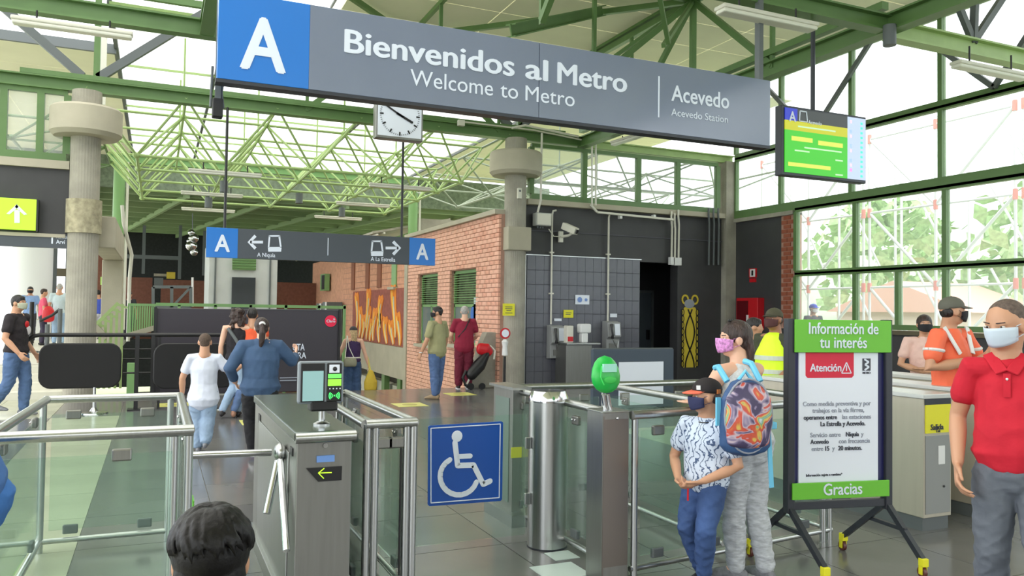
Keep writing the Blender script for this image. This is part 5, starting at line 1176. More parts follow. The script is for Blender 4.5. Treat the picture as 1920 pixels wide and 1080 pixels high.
    # hair
    hm = HAIRM[hairc]; hb = MB()
    if hair in ('short','long','pony','curly','bun','crop','capped'):
        th = {'crop': .0, 'capped': .0}.get(hair, .025)
        if hair in ('short','crop'):
            hb.ell(T(0,-.075,.145),((.335+th)*hs,(.40+th)*hs,(.375+th)*hs),20,14,Rh); hb.ell(T(0,-.24,-.04),((.27+th)*hs,.2*hs,.25*hs),14,10,Rh)
            if hair == 'short': hb.ell(T(.03,.17,.33),(.24*hs,.17*hs,.15*hs),14,8,Rh)
        elif hair == 'capped':
            hb.ell(T(0,-.2,.0),(.335*hs,.25*hs,.26*hs),16,10,Rh)
        else:
            hb.ell(T(0,-.08,.14),(.375*hs,.43*hs,.41*hs),20,14,Rh); hb.ell(T(0,-.22,-.05),(.33*hs,.26*hs,.3*hs),14,10,Rh)
        if hair == 'long':
            loft(hb, [T(0,-.3,.1),T(0,-.38,-.3),T(0,-.36,-.75),T(.03,-.32,-1.15)],[.33*hs,.34*hs,.3*hs,.14*hs],[.17*hs,.16*hs,.13*hs,.06*hs],Rh@V3(1,0,0),14)
        if hair == 'pony':
            hb.ell(T(0,-.46,.12),(.14*hs,.13*hs,.14*hs),12,8,Rh)
            loft(hb, [T(0,-.5,.1),T(0,-.62,-.25),T(-.02,-.58,-.7),T(-.08,-.52,-1.1)],[.1*hs,.17*hs,.15*hs,.05*hs],[.1*hs,.12*hs,.1*hs,.04*hs],Rh@V3(1,0,0),12)
        if hair == 'curly':
            rnd = random.Random(3)
            for _ in range(46):
                a = rnd.uniform(-PI, 0) ; zz = rnd.uniform(-.85, .4); rr = .36+(.08 if zz < 0 else 0); hb.ell(T(rr*math.cos(a), -.1+.36*math.sin(a), zz), [rnd.uniform(.1,.16)*hs]*3, 8, 6)
        ho = remesh('hair', hb, max(.006, vox*.8), hm, t, 3)
    # mask
    if mask:
        mk = MB(); vs = []; n1, n2 = 12, 7
        for j in range(n2):
            fz = j/(n2-1); z = .04-.40*fz
            for i in range(n1+1):
                a = (-1+2*i/n1)*1.25; rx_ = .36-.04*fz; ry_ = (.452-.04*fz+.03*math.sin(fz*PI)) ; pk_ = .06*math.exp(-(a*2.0)**2)*(1-fz*.5)
                vs.append(T(rx_*math.sin(a), -.01+(ry_+pk_)*math.cos(a)*(1.0), z+.10*(abs(a)/1.25)**2*(1 if fz > .5 else -.35)))
        mk.add(vs, [(j*(n1+1)+i, j*(n1+1)+i+1, (j+1)*(n1+1)+i+1, (j+1)*(n1+1)+i) for j in range(n2-1) for i in range(n1)])
        mo_ = mk.build('face_mask', mask, t, smooth=True, world=False); so = mo_.modifiers.new('s','SOLIDIFY'); so.thickness = .004; so.offset = 1
        for s_ in (-1,1): MB().tube([T(s_*.3,.13,.02),T(s_*.36,.0,.06),T(s_*.37,-.08,.0),T(s_*.36,-.03,-.14),T(s_*.3,.12,-.2)],.008*hs,5).build('ear_loop', mask, mo_, world=False)
    # clothes
    if bottom:
        pm, fit, plen = bottom; pb = MB()
        loft(pb, [pel+V3(0,0,-.035*H), pel+V3(0,0,.0), interp(pel,ch,.2)], [.093*B+fit*.004,.092*B,.08*B+belly*.02*H], [.07*B+fit*.002,.069*B,.06*B+belly*.03*H], sw, q)
        for s_ in 'LR':
            hp_, kn, an = J[s_+'h'], J[s_+'k'], J[s_+'a']; an2 = interp(kn, an, plen); f = fit*.01*H
            lim(pb, [hp_, interp(hp_,kn,.4), kn, interp(kn,an,.35), an2], [.0565*B,.051*B*skinny_leg+f*.6,.037*B*skinny_leg+f,.0375*B*skinny_leg+f,(.0265*B+f*1.1)], q)
        remesh('trousers', pb, vox, pm, t, 3)
    if top:
        tb_ = MB(); hem_ = hem if hem is not None else .0
        lo = pel+V3(0,0,(.0 if not tuck else .03)*H-hem_*H)
        loft(tb_, [lo, interp(pel,ch,.25), interp(pel,ch,.62), ch, interp(ch,neck,.6), interp(ch,neck,.8)],
             [.106*B+belly*.012*H+(.012*H if hem_ > .05 else 0),.09*B+belly*.03*H,.092*B+belly*.02*H,.1*B,.088*B,.05*B],[.080*B+belly*.014*H+(.016*H if hem_ > .05 else 0),.068*B+belly*.04*H,.07*B+belly*.03*H,.072*B,.055*B,.045*B], sw, q)
        for s_ in 'LR':
            sh, el, wr = J[s_+'s'], J[s_+'e'], J[s_+'w']
            if sleeve <= 0: continue
            if sleeve <= 1:
                e = interp(sh, el, sleeve*1.0); lim(tb_, [interp(neck,sh,.45)+V3(0,0,-.016*H), sh, interp(sh,e,.6), e], [.034*B,.0375*B,.037*B,.037*B], q)
            else: lim(tb_, [interp(neck,sh,.45)+V3(0,0,-.016*H), sh, interp(sh,el,.5), el, interp(el,wr,sleeve-1)], [.034*B,.0375*B,.035*B,.032*B,.026*B], q)
        remesh('shirt', tb_, vox, top, t, 4)
    # shoes
    if shoes:
        for s_ in 'LR':
            an = J[s_+'a']; fd = V3(foot[s_][0], foot[s_][1], 0).normalized(); z0 = an.z-.05*H; sb = MB(); lat = V3(fd.y,-fd.x,0)
            c = lambda f, z: V3(an.x, an.y, 0)+fd*f*H+V3(0,0,z0+z*H)
            loft(sb, [c(-.028,.022), c(.0,.03), c(.045,.024), c(.085,.018), c(.108,.013)], [.019*H,.022*H,.025*H,.026*H,.018*H], [.024*H,.03*H,.023*H,.016*H,.011*H], lat, 12)
            so_ = remesh('shoe', sb, vox*.8, shoes[0], t, 2)
            if len(shoes) > 1:
                MB().prism([(p.x,p.y) for p in [c(-.045,0)+lat*-.018*H, c(-.045,0)+lat*.018*H, c(.03,0)+lat*.026*H, c(.085,0)+lat*.028*H, c(.118,0)+lat*.01*H, c(.118,0)-lat*.01*H, c(.085,0)-lat*.028*H, c(.03,0)-lat*.026*H]],'z',z0,z0+.011*H).build('sole', shoes[1], so_, world=False)
    t['_x'] = 0; del t['_x']
    return t, J, T, Rh, hs, hc
def cap(T, Rh, hs, mt, mt2, par, tilt=0, lab=None):
    cb = MB(); cb.ell(T(0,-.06,.2),(.375*hs,.445*hs,.36*hs),22,12,Rh)
    o = cb.build('cap', mt, par, smooth=True, world=False)
    # keep the dome, cut what is below the band
    import bmesh
    bm = bmesh.new(); bm.from_mesh(o.data); bmesh.ops.bisect_plane(bm, geom=bm.verts[:]+bm.edges[:]+bm.faces[:], plane_co=T(0,0,.14), plane_no=Rh@V3(0,-.12,1), clear_inner=True); bm.to_mesh(o.data); bm.free()
    s_ = o.modifiers.new('s','SOLIDIFY'); s_.thickness = .006
    vs = []; n = 10
    for i in range(n+1):
        a = PI*(.12+.76*i/n); 
        for f in (1.0, 1.55+.0*math.sin(a)): vs.append(T(.37*math.cos(a)*(1 if f == 1 else .9), -.06+.44*math.sin(a)*f+(0 if f == 1 else .06), .17-(0 if f == 1 else .07)+.05*math.sin(a)))
    b_ = MB(); b_.add(vs, [(2*i,2*i+1,2*i+3,2*i+2) for i in range(n)]); q_ = b_.build('cap_brim', mt2, o, smooth=True, world=False); s2_ = q_.modifiers.new('s','SOLIDIFY'); s2_.thickness = .006
    MB().ell(T(0,-.06,.56),(.03*hs,.03*hs,.02*hs),8,6,Rh).build('cap_button', mt, o, world=False)
    return o
denim = fab('blue_denim', S(78,100,138), .22, 5, .5, 12); ldenim = fab('light_denim', S(140,162,188), .15, 5, .5, 12); ddenim = fab('dark_denim', S(58,84,134), .28, 5, .6, 12); blackj = fab('black_trousers', S(28,28,32), .1, 5, .4, 12)
m_surg = mat('mask_pale_blue', S(204,218,232), .8); m_blk = mat('mask_black', S(30,30,36), .8); m_nav = mat('mask_navy', S(50,54,92), .8); m_wh = mat('mask_white', S(222,222,222), .8)
pink_mask = mat('mask_floral', S(206,140,200), .8, var=.5, vscale=60)
shoe_w = mat('shoe_white', S(216,216,220), .6); shoe_g = mat('shoe_grey', S(120,122,128), .7, var=.3, vscale=30); shoe_k = mat('shoe_black', S(34,32,36), .6); shoe_b = mat('shoe_tan', S(150,128,100), .7)
tow = lambda x, y: (-x/math.hypot(x,y), -y/math.hypot(x,y))

# 1 man in the red polo, walking towards the camera
pq = PF(1905, 700, 3.85); px, py = pq.x, pq.y
t, J, T, Rh, hs, hc = person('man in red polo shirt and grey jeans wearing a pale blue face mask', 1.74, (px, py), (-.82,-.57), 'tan',
    dict(Le=(-.155,-.02,.63), Lw=(-.16,.02,.49), nb=(.022,.0,.815), Rs=(.105,0,.79), Re=(.142,-.03,.65), Rw=(.14,.04,.525), Lk=(-.06,.06,.285), La=(-.055,-.02,.055), Rk=(.06,-.0,.28), Ra=(.06,-.11,.06)), (-.62,-.2,0), 'crop', 'salt', b=1.0, hs=.245, vox=.007,
    top=fab('red_polo_cotton', S(196,26,48), .06, 6, .6, 7), bottom=(fab('grey_jeans', S(98,104,114), .15, 6, .5, 10), .7, .95), sleeve=.55, shoes=(shoe_k,), mask=m_surg, belly=.5, curl=.55, hem=-.03)
nk = J['nb']
for s_ in (-1,1): MB().bar(nk+V3(s_*.075,.015,.03), nk+V3(s_*.02,.10,-.055), .055, .012, up=(0,1,.4)).build('collar', MATS['red_polo_cotton'], t, world=False, bevel=.005)
MB().bar(nk+V3(0,.107,-.06), nk+V3(0,.118,-.17), .03, .006, up=(0,1,0)).build('button_placket', MATS['red_polo_cotton'], t, world=False)
MB().ell(nk+V3(0,.116,-.085),(.006,.004,.006),8,6).build('shirt_button', M_white, t, world=False)

# 2 boy with the black cap
bx_, by_ = 3.03, 3.92
t, J, T, Rh, hs, hc = person('boy in palm leaf print shirt and blue jeans with a black cap and orange brim', 1.235, (bx_, by_), (-.93,-.36), 'tan',
    dict(Ls=(-.11,0,.775), Rs=(.11,.0,.775), nb=(0,-.01,.80), Le=(-.175,.0,.60), Lw=(-.07,.13,.535), Re=(.18,.0,.60), Rw=(.07,.135,.53), Lk=(-.06,.10,.29), La=(-.01,.03,.05), Rk=(.06,.07,.28), Ra=(.05,-.06,.05), Lhd=(.1,.05,-.05), Rhd=(-.1,.05,-.06), Lf=(.3,1), Rf=(.1,1)),
    (-.75,-.05,0), 'capped', 'brown', b=1.14, vox=.0065, hs=.205, top=None, bottom=(ddenim, .6, .95), shoes=(shoe_k, shoe_w), mask=m_nav, curl=.8)
# leaf print shirt
lp = bpy.data.materials.new('leaf_print_cotton'); lp.use_nodes = True; n = lp.node_tree; bb = n.nodes['Principled BSDF']; bb.inputs['Roughness'].default_value = .85
tcx = n.nodes.new('ShaderNodeTexCoord'); wv = n.nodes.new('ShaderNodeTexWave'); wv.inputs['Scale'].default_value = 9; wv.inputs['Distortion'].default_value = 14; wv.inputs['Detail'].default_value = 3; wv.inputs['Detail Scale'].default_value = 1.6
rp = n.nodes.new('ShaderNodeValToRGB'); rp.color_ramp.elements[0].position = .05; rp.color_ramp.elements[0].color = (*S(70,90,126),1); rp.color_ramp.elements[1].position = .2; rp.color_ramp.elements[1].color = (*S(204,216,234),1)
n.links.new(tcx.outputs['Object'], wv.inputs[0]); n.links.new(wv.outputs[1], rp.inputs[0]); n.links.new(rp.outputs[0], bb.inputs['Base Color'])
def shirt_only(t, J, H, B, mt, vox, sleeve, hem=0, belly=0):
    pel, ch, neck = J['pel'], J['chest'], J['nb']; sw = (J['Rs']-J['Ls']).normalized(); tb_ = MB(); q = 16
    loft(tb_, [pel+V3(0,0,-hem*H), interp(pel,ch,.25), interp(pel,ch,.62), ch, interp(ch,neck,.6), interp(ch,neck,.8)], [.103*B,.098*B,.096*B,.1*B,.088*B,.05*B],[.078*B,.074*B,.072*B,.072*B,.055*B,.045*B], sw, q)
    for s_ in 'LR':
        sh, el = J[s_+'s'], J[s_+'e']; e = interp(sh, el, sleeve); lim(tb_, [interp(neck,sh,.45)+V3(0,0,-.016*H), sh, interp(sh,e,.6), e], [.034*B,.0375*B,.038*B,.039*B], q)
    return remesh('shirt', tb_, vox, mt, t, 4)
shirt_only(t, J, 1.235, 1.17*1.235, lp, .0065, .62, .02)
MB().tube([J['nb']+V3(.05*math.cos(a), .01+.05*math.sin(a), -.002+.012*math.sin(a)*-1) for a in [k*PI/8 for k in range(17)]], .006, 6).build('neck_trim', M_blk, t, world=False, smooth=True)
c_ = cap(T, Rh, hs, mat('cap_black', S(34,28,30), .8), mat('cap_brim_orange', S(232,110,84), .7), t)
MB().bar(T(-.27,.2,.3),T(-.2,.3,.3),.05*hs,.12*hs).build('cap_patch', M_white, c_, world=False)
MB().bar(T(-.34,-.25,.17),T(-.25,-.36,.17),.012,.025).build('cap_strap', mat('cap_orange_strap', S(190,110,50), .7), c_, world=False)
MB().tube([(J['Lw']+J['Rw'])/2+V3(0,.03,-.02),(J['Lw']+J['Rw'])/2+V3(0,.03,-.12)],.006,6).build('trouser_cord', M_red, t, world=False)

# 3 woman leaning on the rail with the colourful backpack
wx, wy = 3.33, 3.90
heath = fab('heather_grey_leggings', S(182,186,192), .22, 22, .3, 20, stretch=(1,1,3.2))
t, J, T, Rh, hs, hc = person('woman in grey leggings with long dark hair leaning on the rail, floral face mask', 1.60, (wx, wy), (-.25,.97), 'light',
    dict(pel=(0,0,.535), chest=(.03,.05,.70), nb=(.035,.075,.815), Ls=(-.065,.075,.79), Rs=(.135,.06,.795), Le=(-.12,.13,.665), Lw=(-.02,.21,.655), Re=(.16,.14,.655), Rw=(.0,.22,.66), Lh=(-.055,0,.51), Rh=(.055,0,.51), Lk=(-.035,.04,.285), Rk=(.05,.0,.28), La=(-.03,.03,.05), Ra=(.06,-.04,.05), Lf=(-.5,1), Rf=(.2,1), Lhd=(.1,.03,-.0), Rhd=(-.1,.02,0)),
    (.95,0,0), 'long', 'brown', b=1.13, hs=.232, vox=.0075, gender='f', top=fab('pale_grey_knit', S(196,200,204), .2, 40, .4, 20), bottom=(heath, .5, .97), sleeve=.0, shoes=(shoe_g, shoe_w), mask=pink_mask, hem=.01, skinny_leg=.93)
for k, f in enumerate((0,.5,1)): MB().ell(T(-.06+.1*f,.16-.14*f,.52),(.035*hs,.045*hs,.04*hs),10,8,Rh).build('black_hair_bow', M_blk, t, world=False, smooth=True)
def backpack(par, c, w, h, d, mt, mt2, fwd_, lab_pocket=None, world_ang=0, nm='backpack'):
    # body against the back: c centre, fwd_ = outward direction
    f = Vector(fwd_).normalized(); x = V3(0,0,1).cross(f).normalized(); b_ = MB()
    loft(b_, [c-V3(0,0,h*.38), c-V3(0,0,h*.1), c+V3(0,0,h*.2), c+V3(0,0,h*.36)], [w*.5,w*.52,w*.48,w*.34],[d*.5,d*.55,d*.5,d*.36], x, 18)
    return b_, f, x
# colourful school backpack, a thing of its own
ang_w = math.atan2(.25,.97); Mw = Matrix.Rotation(ang_w,3,'Z')
swirl = bpy.data.materials.new('colour_burst_print'); swirl.use_nodes = True; n = swirl.node_tree; bb = n.nodes['Principled BSDF']; bb.inputs['Roughness'].default_value = .4
tcx = n.nodes.new('ShaderNodeTexCoord'); no = n.nodes.new('ShaderNodeTexNoise'); no.inputs['Scale'].default_value = 7; no.inputs['Detail'].default_value = 2; no.inputs['Distortion'].default_value = 1.2
rp = n.nodes.new('ShaderNodeValToRGB'); rp.color_ramp.interpolation = 'EASE'; cols = [(.0,S(50,50,80)),(.40,S(72,64,96)),(.445,S(140,128,160)),(.475,S(196,180,190)),(.50,S(200,84,72)),(.55,S(206,96,70)),(.59,S(214,184,96)),(.63,S(120,170,140)),(.68,S(196,204,214))]
while len(rp.color_ramp.elements) < len(cols): rp.color_ramp.elements.new(.5)
for e, (p_, c) in zip(rp.color_ramp.elements, cols): e.position = p_; e.color = (*c, 1)
n.links.new(tcx.outputs['Object'], no.inputs[0]); n.links.new(no.outputs[0], rp.inputs[0]); n.links.new(rp.outputs[0], bb.inputs['Base Color'])
bc = P(1397, 778, 'y', 3.66)
t = thing('school_backpack', 'child backpack with a colourful printed front hanging from the leaning woman', 'backpack', bc)
fo = V3(-.30,-.95,0).normalized(); b_, f, x = backpack(t, V3(0,0,0), .30, .46, .13, None, None, fo)
remesh('bag_body', b_, .008, mat('bag_blue', S(52,84,130), .6), t, 3)
pb_ = MB(); loft(pb_, [f*.045-V3(0,0,.155), f*.05-V3(0,0,.03), f*.045+V3(0,0,.10), f*.035+V3(0,0,.165)], [.125,.142,.135,.09],[.035,.045,.04,.03], x, 20)
remesh('printed_front', pb_, .007, swirl, t, 3)
MB().tube([f*.05+x*.14*math.cos(a)+V3(0,0,.21*math.sin(a)-.0) for a in [k*PI/14 for k in range(29)]], .006, 6).build('piping', mat('bag_grey_trim', S(150,156,170), .5), t, world=False, smooth=True)
lb_ = mat('bag_light_blue_strap', S(112,196,232), .6)
MB().tube([-f*.02+x*-.1+V3(0,0,.19), -f*.08+x*-.13+V3(0,0,.27), -f*.13+x*-.13+V3(0,0,.26)],.018,8).tube([-f*.02+x*.1+V3(0,0,.19), -f*.08+x*.07+V3(0,0,.29), -f*.13+x*.05+V3(0,0,.30)],.018,8).tube([x*-.04+V3(0,0,.2),V3(0,0,.25),x*.04+V3(0,0,.2)],.012,8).build('strap', lb_, t, world=False, smooth=True)
MB().bar(x*.15-f*.02+V3(0,0,-.08), x*.17-f*.02+V3(0,0,-.42), .028, .008).bar(x*-.16+V3(0,0,.1), x*-.16+V3(0,0,-.06), .03, .012).build('hanging_strap', lb_, t, world=False)
MB().box(-.03,.03,-.02,.02,-.02,.02).build('buckle', lb_, t, world=False, bevel=.006).location = x*.155+V3(0,0,-.06)

# 4 child in front of the camera, seen from above behind
p = PF(396, 1030, 1.80)
t, J, T, Rh, hs, hc = person('child with short black hair seen from behind at the bottom edge', 1.10, (p.x, p.y), (.12,.99), 'tan', None, (0,0,0), 'none', 'black', b=1.1, vox=.006, hs=.215,
    top=fab('navy_child_shirt', S(60,70,100), .1), bottom=(denim, .6, .95), sleeve=.5)
hb = MB(); hb.ell(T(0,-.07,.15),(.395*hs,.46*hs,.43*hs),28,18,Rh); hb.ell(T(0,-.22,-.1),(.36*hs,.27*hs,.36*hs),16,12,Rh); hb.ell(T(0,.17,.3),(.3*hs,.2*hs,.2*hs),16,10,Rh)
rnd = random.Random(5)
for _ in range(420):   # locks fanning out from the whorl
    a = rnd.uniform(0,2*PI); e0 = rnd.uniform(.1,1.0); e1 = e0+rnd.uniform(.35,.7); tw = rnd.uniform(.1,.35); pts = []
    for q in range(5):
        el = e0+(e1-e0)*q/4; aa = a+tw*q/4; lift = 1.0+.05*math.sin(q/4*PI)+.02*(_%3)
        pts.append(T(.395*lift*math.sin(el)*math.cos(aa), -.07-.04+.46*lift*math.sin(el)*math.sin(aa), .15+.43*lift*math.cos(el)))
    lim(hb, pts, [.004,.0065,.006,.005,.003], 6)
remesh('hair', hb, .0035, mat('hair_glossy_black', S(12,10,10), .42, bump=.1, bscale=220, spec=.28), t, 2)

# 5 woman in denim shirt and 6 boy in white holding her hand
g5 = P(487,871,'z',0)
t, J, T, Rh, hs, hc = person('woman in blue denim shirt and black trousers with ponytail, walking away', 1.55, (g5.x+.0, g5.y+.1), (.05,1), 'light',
    dict(Ls=(-.115,0,.79), Rs=(.115,0,.79), Le=(-.20,-.02,.64), Lw=(-.16,.08,.545), Re=(.21,.03,.68), Rw=(.24,.14,.72), Lk=(-.05,.09,.30), La=(-.03,.11,.08), Rk=(.05,-.01,.28), Ra=(.035,-.04,.05), Rhd=(.02,.06,.06)), (0,0,0), 'pony', 'brown', b=1.3, vox=.009, gender='f',
    top=fab('denim_shirt', S(60,84,116), .16, 5, .6, 8), bottom=(blackj, .6, .96), sleeve=1.72, shoes=(shoe_w, shoe_w), hem=.015)
MB().ell(T(0,-.43,.2),(.17*hs,.1*hs,.14*hs),14,10,Rh).build('hair_band', M_white, t, world=False, smooth=True)
pL = J['Lw']
g6 = P(380,850,'z',0)
t, J, T, Rh, hs, hc = person('boy in white tee and light jeans walking away hand in hand with the woman', 1.33, (g6.x, g6.y+.1), (.12,.99), 'tan',
    dict(Re=(.20,.02,.655), Rw=(.30,.06,.72), Le=(-.17,-.0,.62), Lw=(-.17,.02,.49), Lk=(-.05,.03,.28), La=(-.03,-.02,.05), Rk=(.04,.0,.285), Ra=(.03,-.11,.10), Rhd=(.1,.02,.02), Ls=(-.11,0,.79), Rs=(.11,0,.79)), (0,0,0), 'crop', 'crop', b=1.16, vox=.008, hs=.2,
    top=fab('white_tee', S(218,224,240), .03, 5, .5, 7), bottom=(ldenim, 1.5, .92), sleeve=.6, shoes=(shoe_g,), hem=.085)

# 7 woman with curly hair, 8 companion in orange, both walking on the pale stair side
g7 = P(425,782,'z',0)
t, J, T, Rh, hs, hc = person('woman with dark curly hair, bare shoulders and black top walking ahead of the denim shirt', 1.65, (g7.x+.12, g7.y), (.2,.98), 'light', dict(Lk=(-.02,.06,.28), La=(-.1,-.12,.07), Rk=(.04,.02,.28), Ra=(.02,.02,.05)), (0,0,0), 'curly', 'brown', vox=.012, gender='f', top=fab('black_top', S(30,28,34), .1), bottom=(ldenim, .5, .95), sleeve=0, shoes=(shoe_k,))
MB().tube([V3(-.12,-.09,1.32),V3(0,-.12,1.15),V3(.1,-.1,.95)],.025,8).build('bag_strap', M_gray, t, world=False, smooth=True)
g8 = P(470,782,'z',0)
t, J, T, Rh, hs, hc = person('person in orange top and blue jeans half hidden behind the denim shirt woman', 1.66, (g8.x, g8.y+.1), (.1,.99), 'tan', dict(Lk=(-.06,.03,.28), La=(-.14,-.1,.06), Lhd=(0,0,-1)), (0,0,0), 'short', 'black', vox=.012, top=fab('orange_top', S(232,96,58), .08), bottom=(denim, .5, .93), sleeve=.4, shoes=(mat('sandal', S(150,110,90), .6),))
# 9 person going down the stairs, 10 woman in purple
p = P(615,632,'y',17.6)
person('person with dark hair and grey backpack going down the stairs', 1.68, (p.x, 17.6), (.1,.99), 'brown', None, (0,0,0), 'short', 'black', vox=.013, top=fab('plum_shirt', S(74,56,78), .1), bottom=(blackj,.5,.95), sleeve=.5, shoes=(shoe_k,), zoff=p.z-1.68)
t = thing('grey_backpack', 'grey backpack on the person going down the stairs', 'backpack', (p.x, 17.42, p.z-.42))
b_, f, x = backpack(t, V3(0,0,0), .30, .42, .16, None, None, (0,-1,0)); remesh('bag_body', b_, .012, mat('bag_grey', S(92,86,92), .7), t, 3)
MB().tube([x*.1+V3(0,.02,.15),x*.12+V3(0,.1,.2)],.02,6).tube([x*-.1+V3(0,.02,.15),x*-.12+V3(0,.1,.2)],.02,6).build('strap', M_gray, t, world=False); remesh('front_pocket', loft(MB(),[V3(0,-.09,-.12),V3(0,-.09,.0)],[.1,.1],[.03,.03],(1,0,0),12), .012, mat('bag_grey_light', S(120,112,116), .7), t, 3)
p = P(663,606,'y',16.15)
t, J, T, Rh, hs, hc = person('woman in sleeveless purple top and wide blue trousers at the head of the stairs', 1.58, (p.x, 16.15), (-.05,1), 'light', dict(Le=(-.17,-.0,.63), Lw=(-.23,.0,.50), Re=(.16,0,.63), Rw=(.2,.0,.50)), (0,0,0), 'long', 'blond', b=1.05, vox=.012, gender='f',
    top=fab('purple_top', S(58,38,80), .08), bottom=(fab('wide_blue_trousers', S(56,80,116), .15), 2.2, .95), sleeve=0, shoes=(shoe_w,), zoff=p.z-1.62, tuck=True)
cap(T, Rh, hs, mat('cap_dark', S(52,50,54), .8), mat('cap_dark2', S(60,58,60), .8), t)
MB().tube([(.093*math.cos(a)*1.58, .068*math.sin(a)*1.58, .585*1.58) for a in [k*PI/8 for k in range(17)]],.016,6).build('belt', M_offw, t, world=False)
t2 = thing('shoulder_bag', 'small grey-green handbag on a long strap worn by the woman in purple', 'handbag', (p.x-.1, 15.98, p.z-.78))
remesh('bag_body', loft(MB(),[V3(-.1,-.03,0),V3(.1,-.03,0)],[.09,.09],[.04,.04],(0,0,1),14), .01, mat('bag_olive', S(136,134,112), .6), t2, 3); MB().tube([(-.1,-.03,.06),(-.06,.02,.5),(-.05,.08,.53)],.008,6).tube([(.09,-.03,.06),(-.02,-.0,.3),(-.05,.03,.52)],.008,6).build('strap', M_offw, t2, world=False)
t2 = thing('yellow_bag', 'yellow bag carried low beside the woman in purple', 'bag', (p.x+.36, 16.1, -.05)); remesh('bag_body', loft(MB(),[V3(0,0,.05),V3(0,0,.2),V3(0,0,.42)],[.13,.14,.05],[.07,.07,.03],(1,0,0),14), .012, mat('bag_yellow', S(200,170,50), .6), t2, 3); MB().tube([(-.03,0,.42),(-.06,0,.72),(0,0,.42)],.008,6).build('handle', M_yel, t2, world=False)

# 11 man in khaki, 12 man in burgundy
g = P(818,748,'z',0)
t, J, T, Rh, hs, hc = person('man in khaki shirt and blue jeans with black mask standing by the brick booth', 1.73, (g.x, g.y), (-.45,.75), 'tan',
    dict(Le=(-.165,.0,.63), Lw=(-.175,.07,.49), Re=(.15,-.0,.63), Rw=(.16,.05,.49), Lk=(-.04,.0,.28), La=(-.045,-.02,.05), Ra=(.05,.04,.05), Lf=(-.5,1), Rf=(.1,1)), (.75,0,0), 'short', 'black', b=1.08, vox=.010,
    top=fab('khaki_shirt', S(154,152,112), .08, 6, .7, 7), bottom=(fab('jeans_mid', S(80,104,146), .2), .8, .94), sleeve=.75, shoes=(shoe_b,), mask=m_blk, hem=.03, belly=.3)
MB().tube([J['Lw']+V3(.03*math.cos(a),.03*math.sin(a),.01) for a in [k*PI/6 for k in range(13)]],.009,6).build('wrist_watch', M_white, t, world=False)
g = P(868,727,'z',0)
t, J, T, Rh, hs, hc = person('grey haired man in burgundy shirt and trousers facing the booth window', 1.76, (g.x-.08, g.y-.25), (.25,.97), 'light',
    dict(Le=(-.155,.03,.63), Lw=(-.13,.13,.57), Re=(.15,.03,.63), Rw=(.12,.14,.57), La=(-.06,.0,.05), Ra=(.055,.0,.05)), (-.15,.12,0), 'short', 'grey', b=1.12, vox=.011,
    top=fab('burgundy_shirt', S(134,24,52), .06, 6, .6, 7), bottom=(fab('burgundy_trousers', S(104,22,46), .08), 1.4, .95), sleeve=.62, shoes=(shoe_k, shoe_w), hem=.04, belly=.4)
MB().tube([J['Rs']+V3(-.08,-.07,.05), V3(.0,-.145,1.25), V3(-.14,-.12,1.08)],.012,6).build('shoulder_strap', M_blk, t, world=False, smooth=True)
c = P(893,665,'y',15.75)
t = thing('folded_pram', 'folded black and red pushchair beside the man in burgundy', 'pushchair', (c.x, 15.45, 0))
MB().tube([(c.x-.35,15.45,.05),(c.x-.1,15.45,.55),(c.x+.2,15.45,.9),(c.x+.3,15.45,.8),(c.x+.28,15.45,.62)],.022,8).build('handle_tube', M_offw, t, smooth=True)
MB().tube([(c.x-.35,15.42,.4),(c.x-.42,15.42,.25),(c.x-.36,15.42,.1),(c.x-.2,15.42,.06)],.03,8).build('frame', M_blk, t, smooth=True)
remesh('seat_cover', loft(MB(),[V3(-.25,-.05,.3),V3(-.05,0,.5),V3(.1,0,.72)],[.1,.14,.1],[.12,.14,.08],(0,1,0),12), .015, M_blk, t, 3).location = V3(0,0,0)
remesh('red_hood', loft(MB(),[V3(-.05,0,.85),V3(.1,0,.82),V3(.18,0,.74)],[.07,.08,.05],[.12,.14,.1],(0,1,0),12), .015, M_red, t, 3)
for dx_ in (-.25,.0): MB().tube([(c.x+dx_,15.38,.07),(c.x+dx_,15.42,.07)],.07,16).build('wheel', M_blk, t, smooth=True)

# 13 man in black tee at the left
g = P(30,779,'z',0)
t, J, T, Rh, hs, hc = person('man in black tee and blue jeans with pale mask walking at the far side', 1.80, (g.x-.02, g.y-.0), (.85,-.35), 'tan', dict(Le=(-.15,-.04,.63), Lw=(-.17,.05,.50), Re=(.16,.0,.63), Rw=(.15,.1,.52), Lk=(-.055,.05,.28), La=(-.05,.04,.05), Rk=(.055,-.02,.28), Ra=(.05,-.14,.09)), (-.1,0,0), 'short', 'black', b=1.1, vox=.011,
    top=fab('black_tee', S(36,30,34), .08), bottom=(fab('jeans_blue2', S(80,106,146), .2), .7, .95), sleeve=.6, shoes=(shoe_g,), mask=mat('mask_sand', S(178,182,160), .8))
MB().ell(V3(-.06,.125,1.25),(.07,.02,.07),12,8).build('shirt_print', mat('print_white', S(208,204,206), .7), t, world=False); MB().ell(V3(-.02,.13,1.34),(.05,.015,.05),12,8).build('shirt_print', M_red, t, world=False)

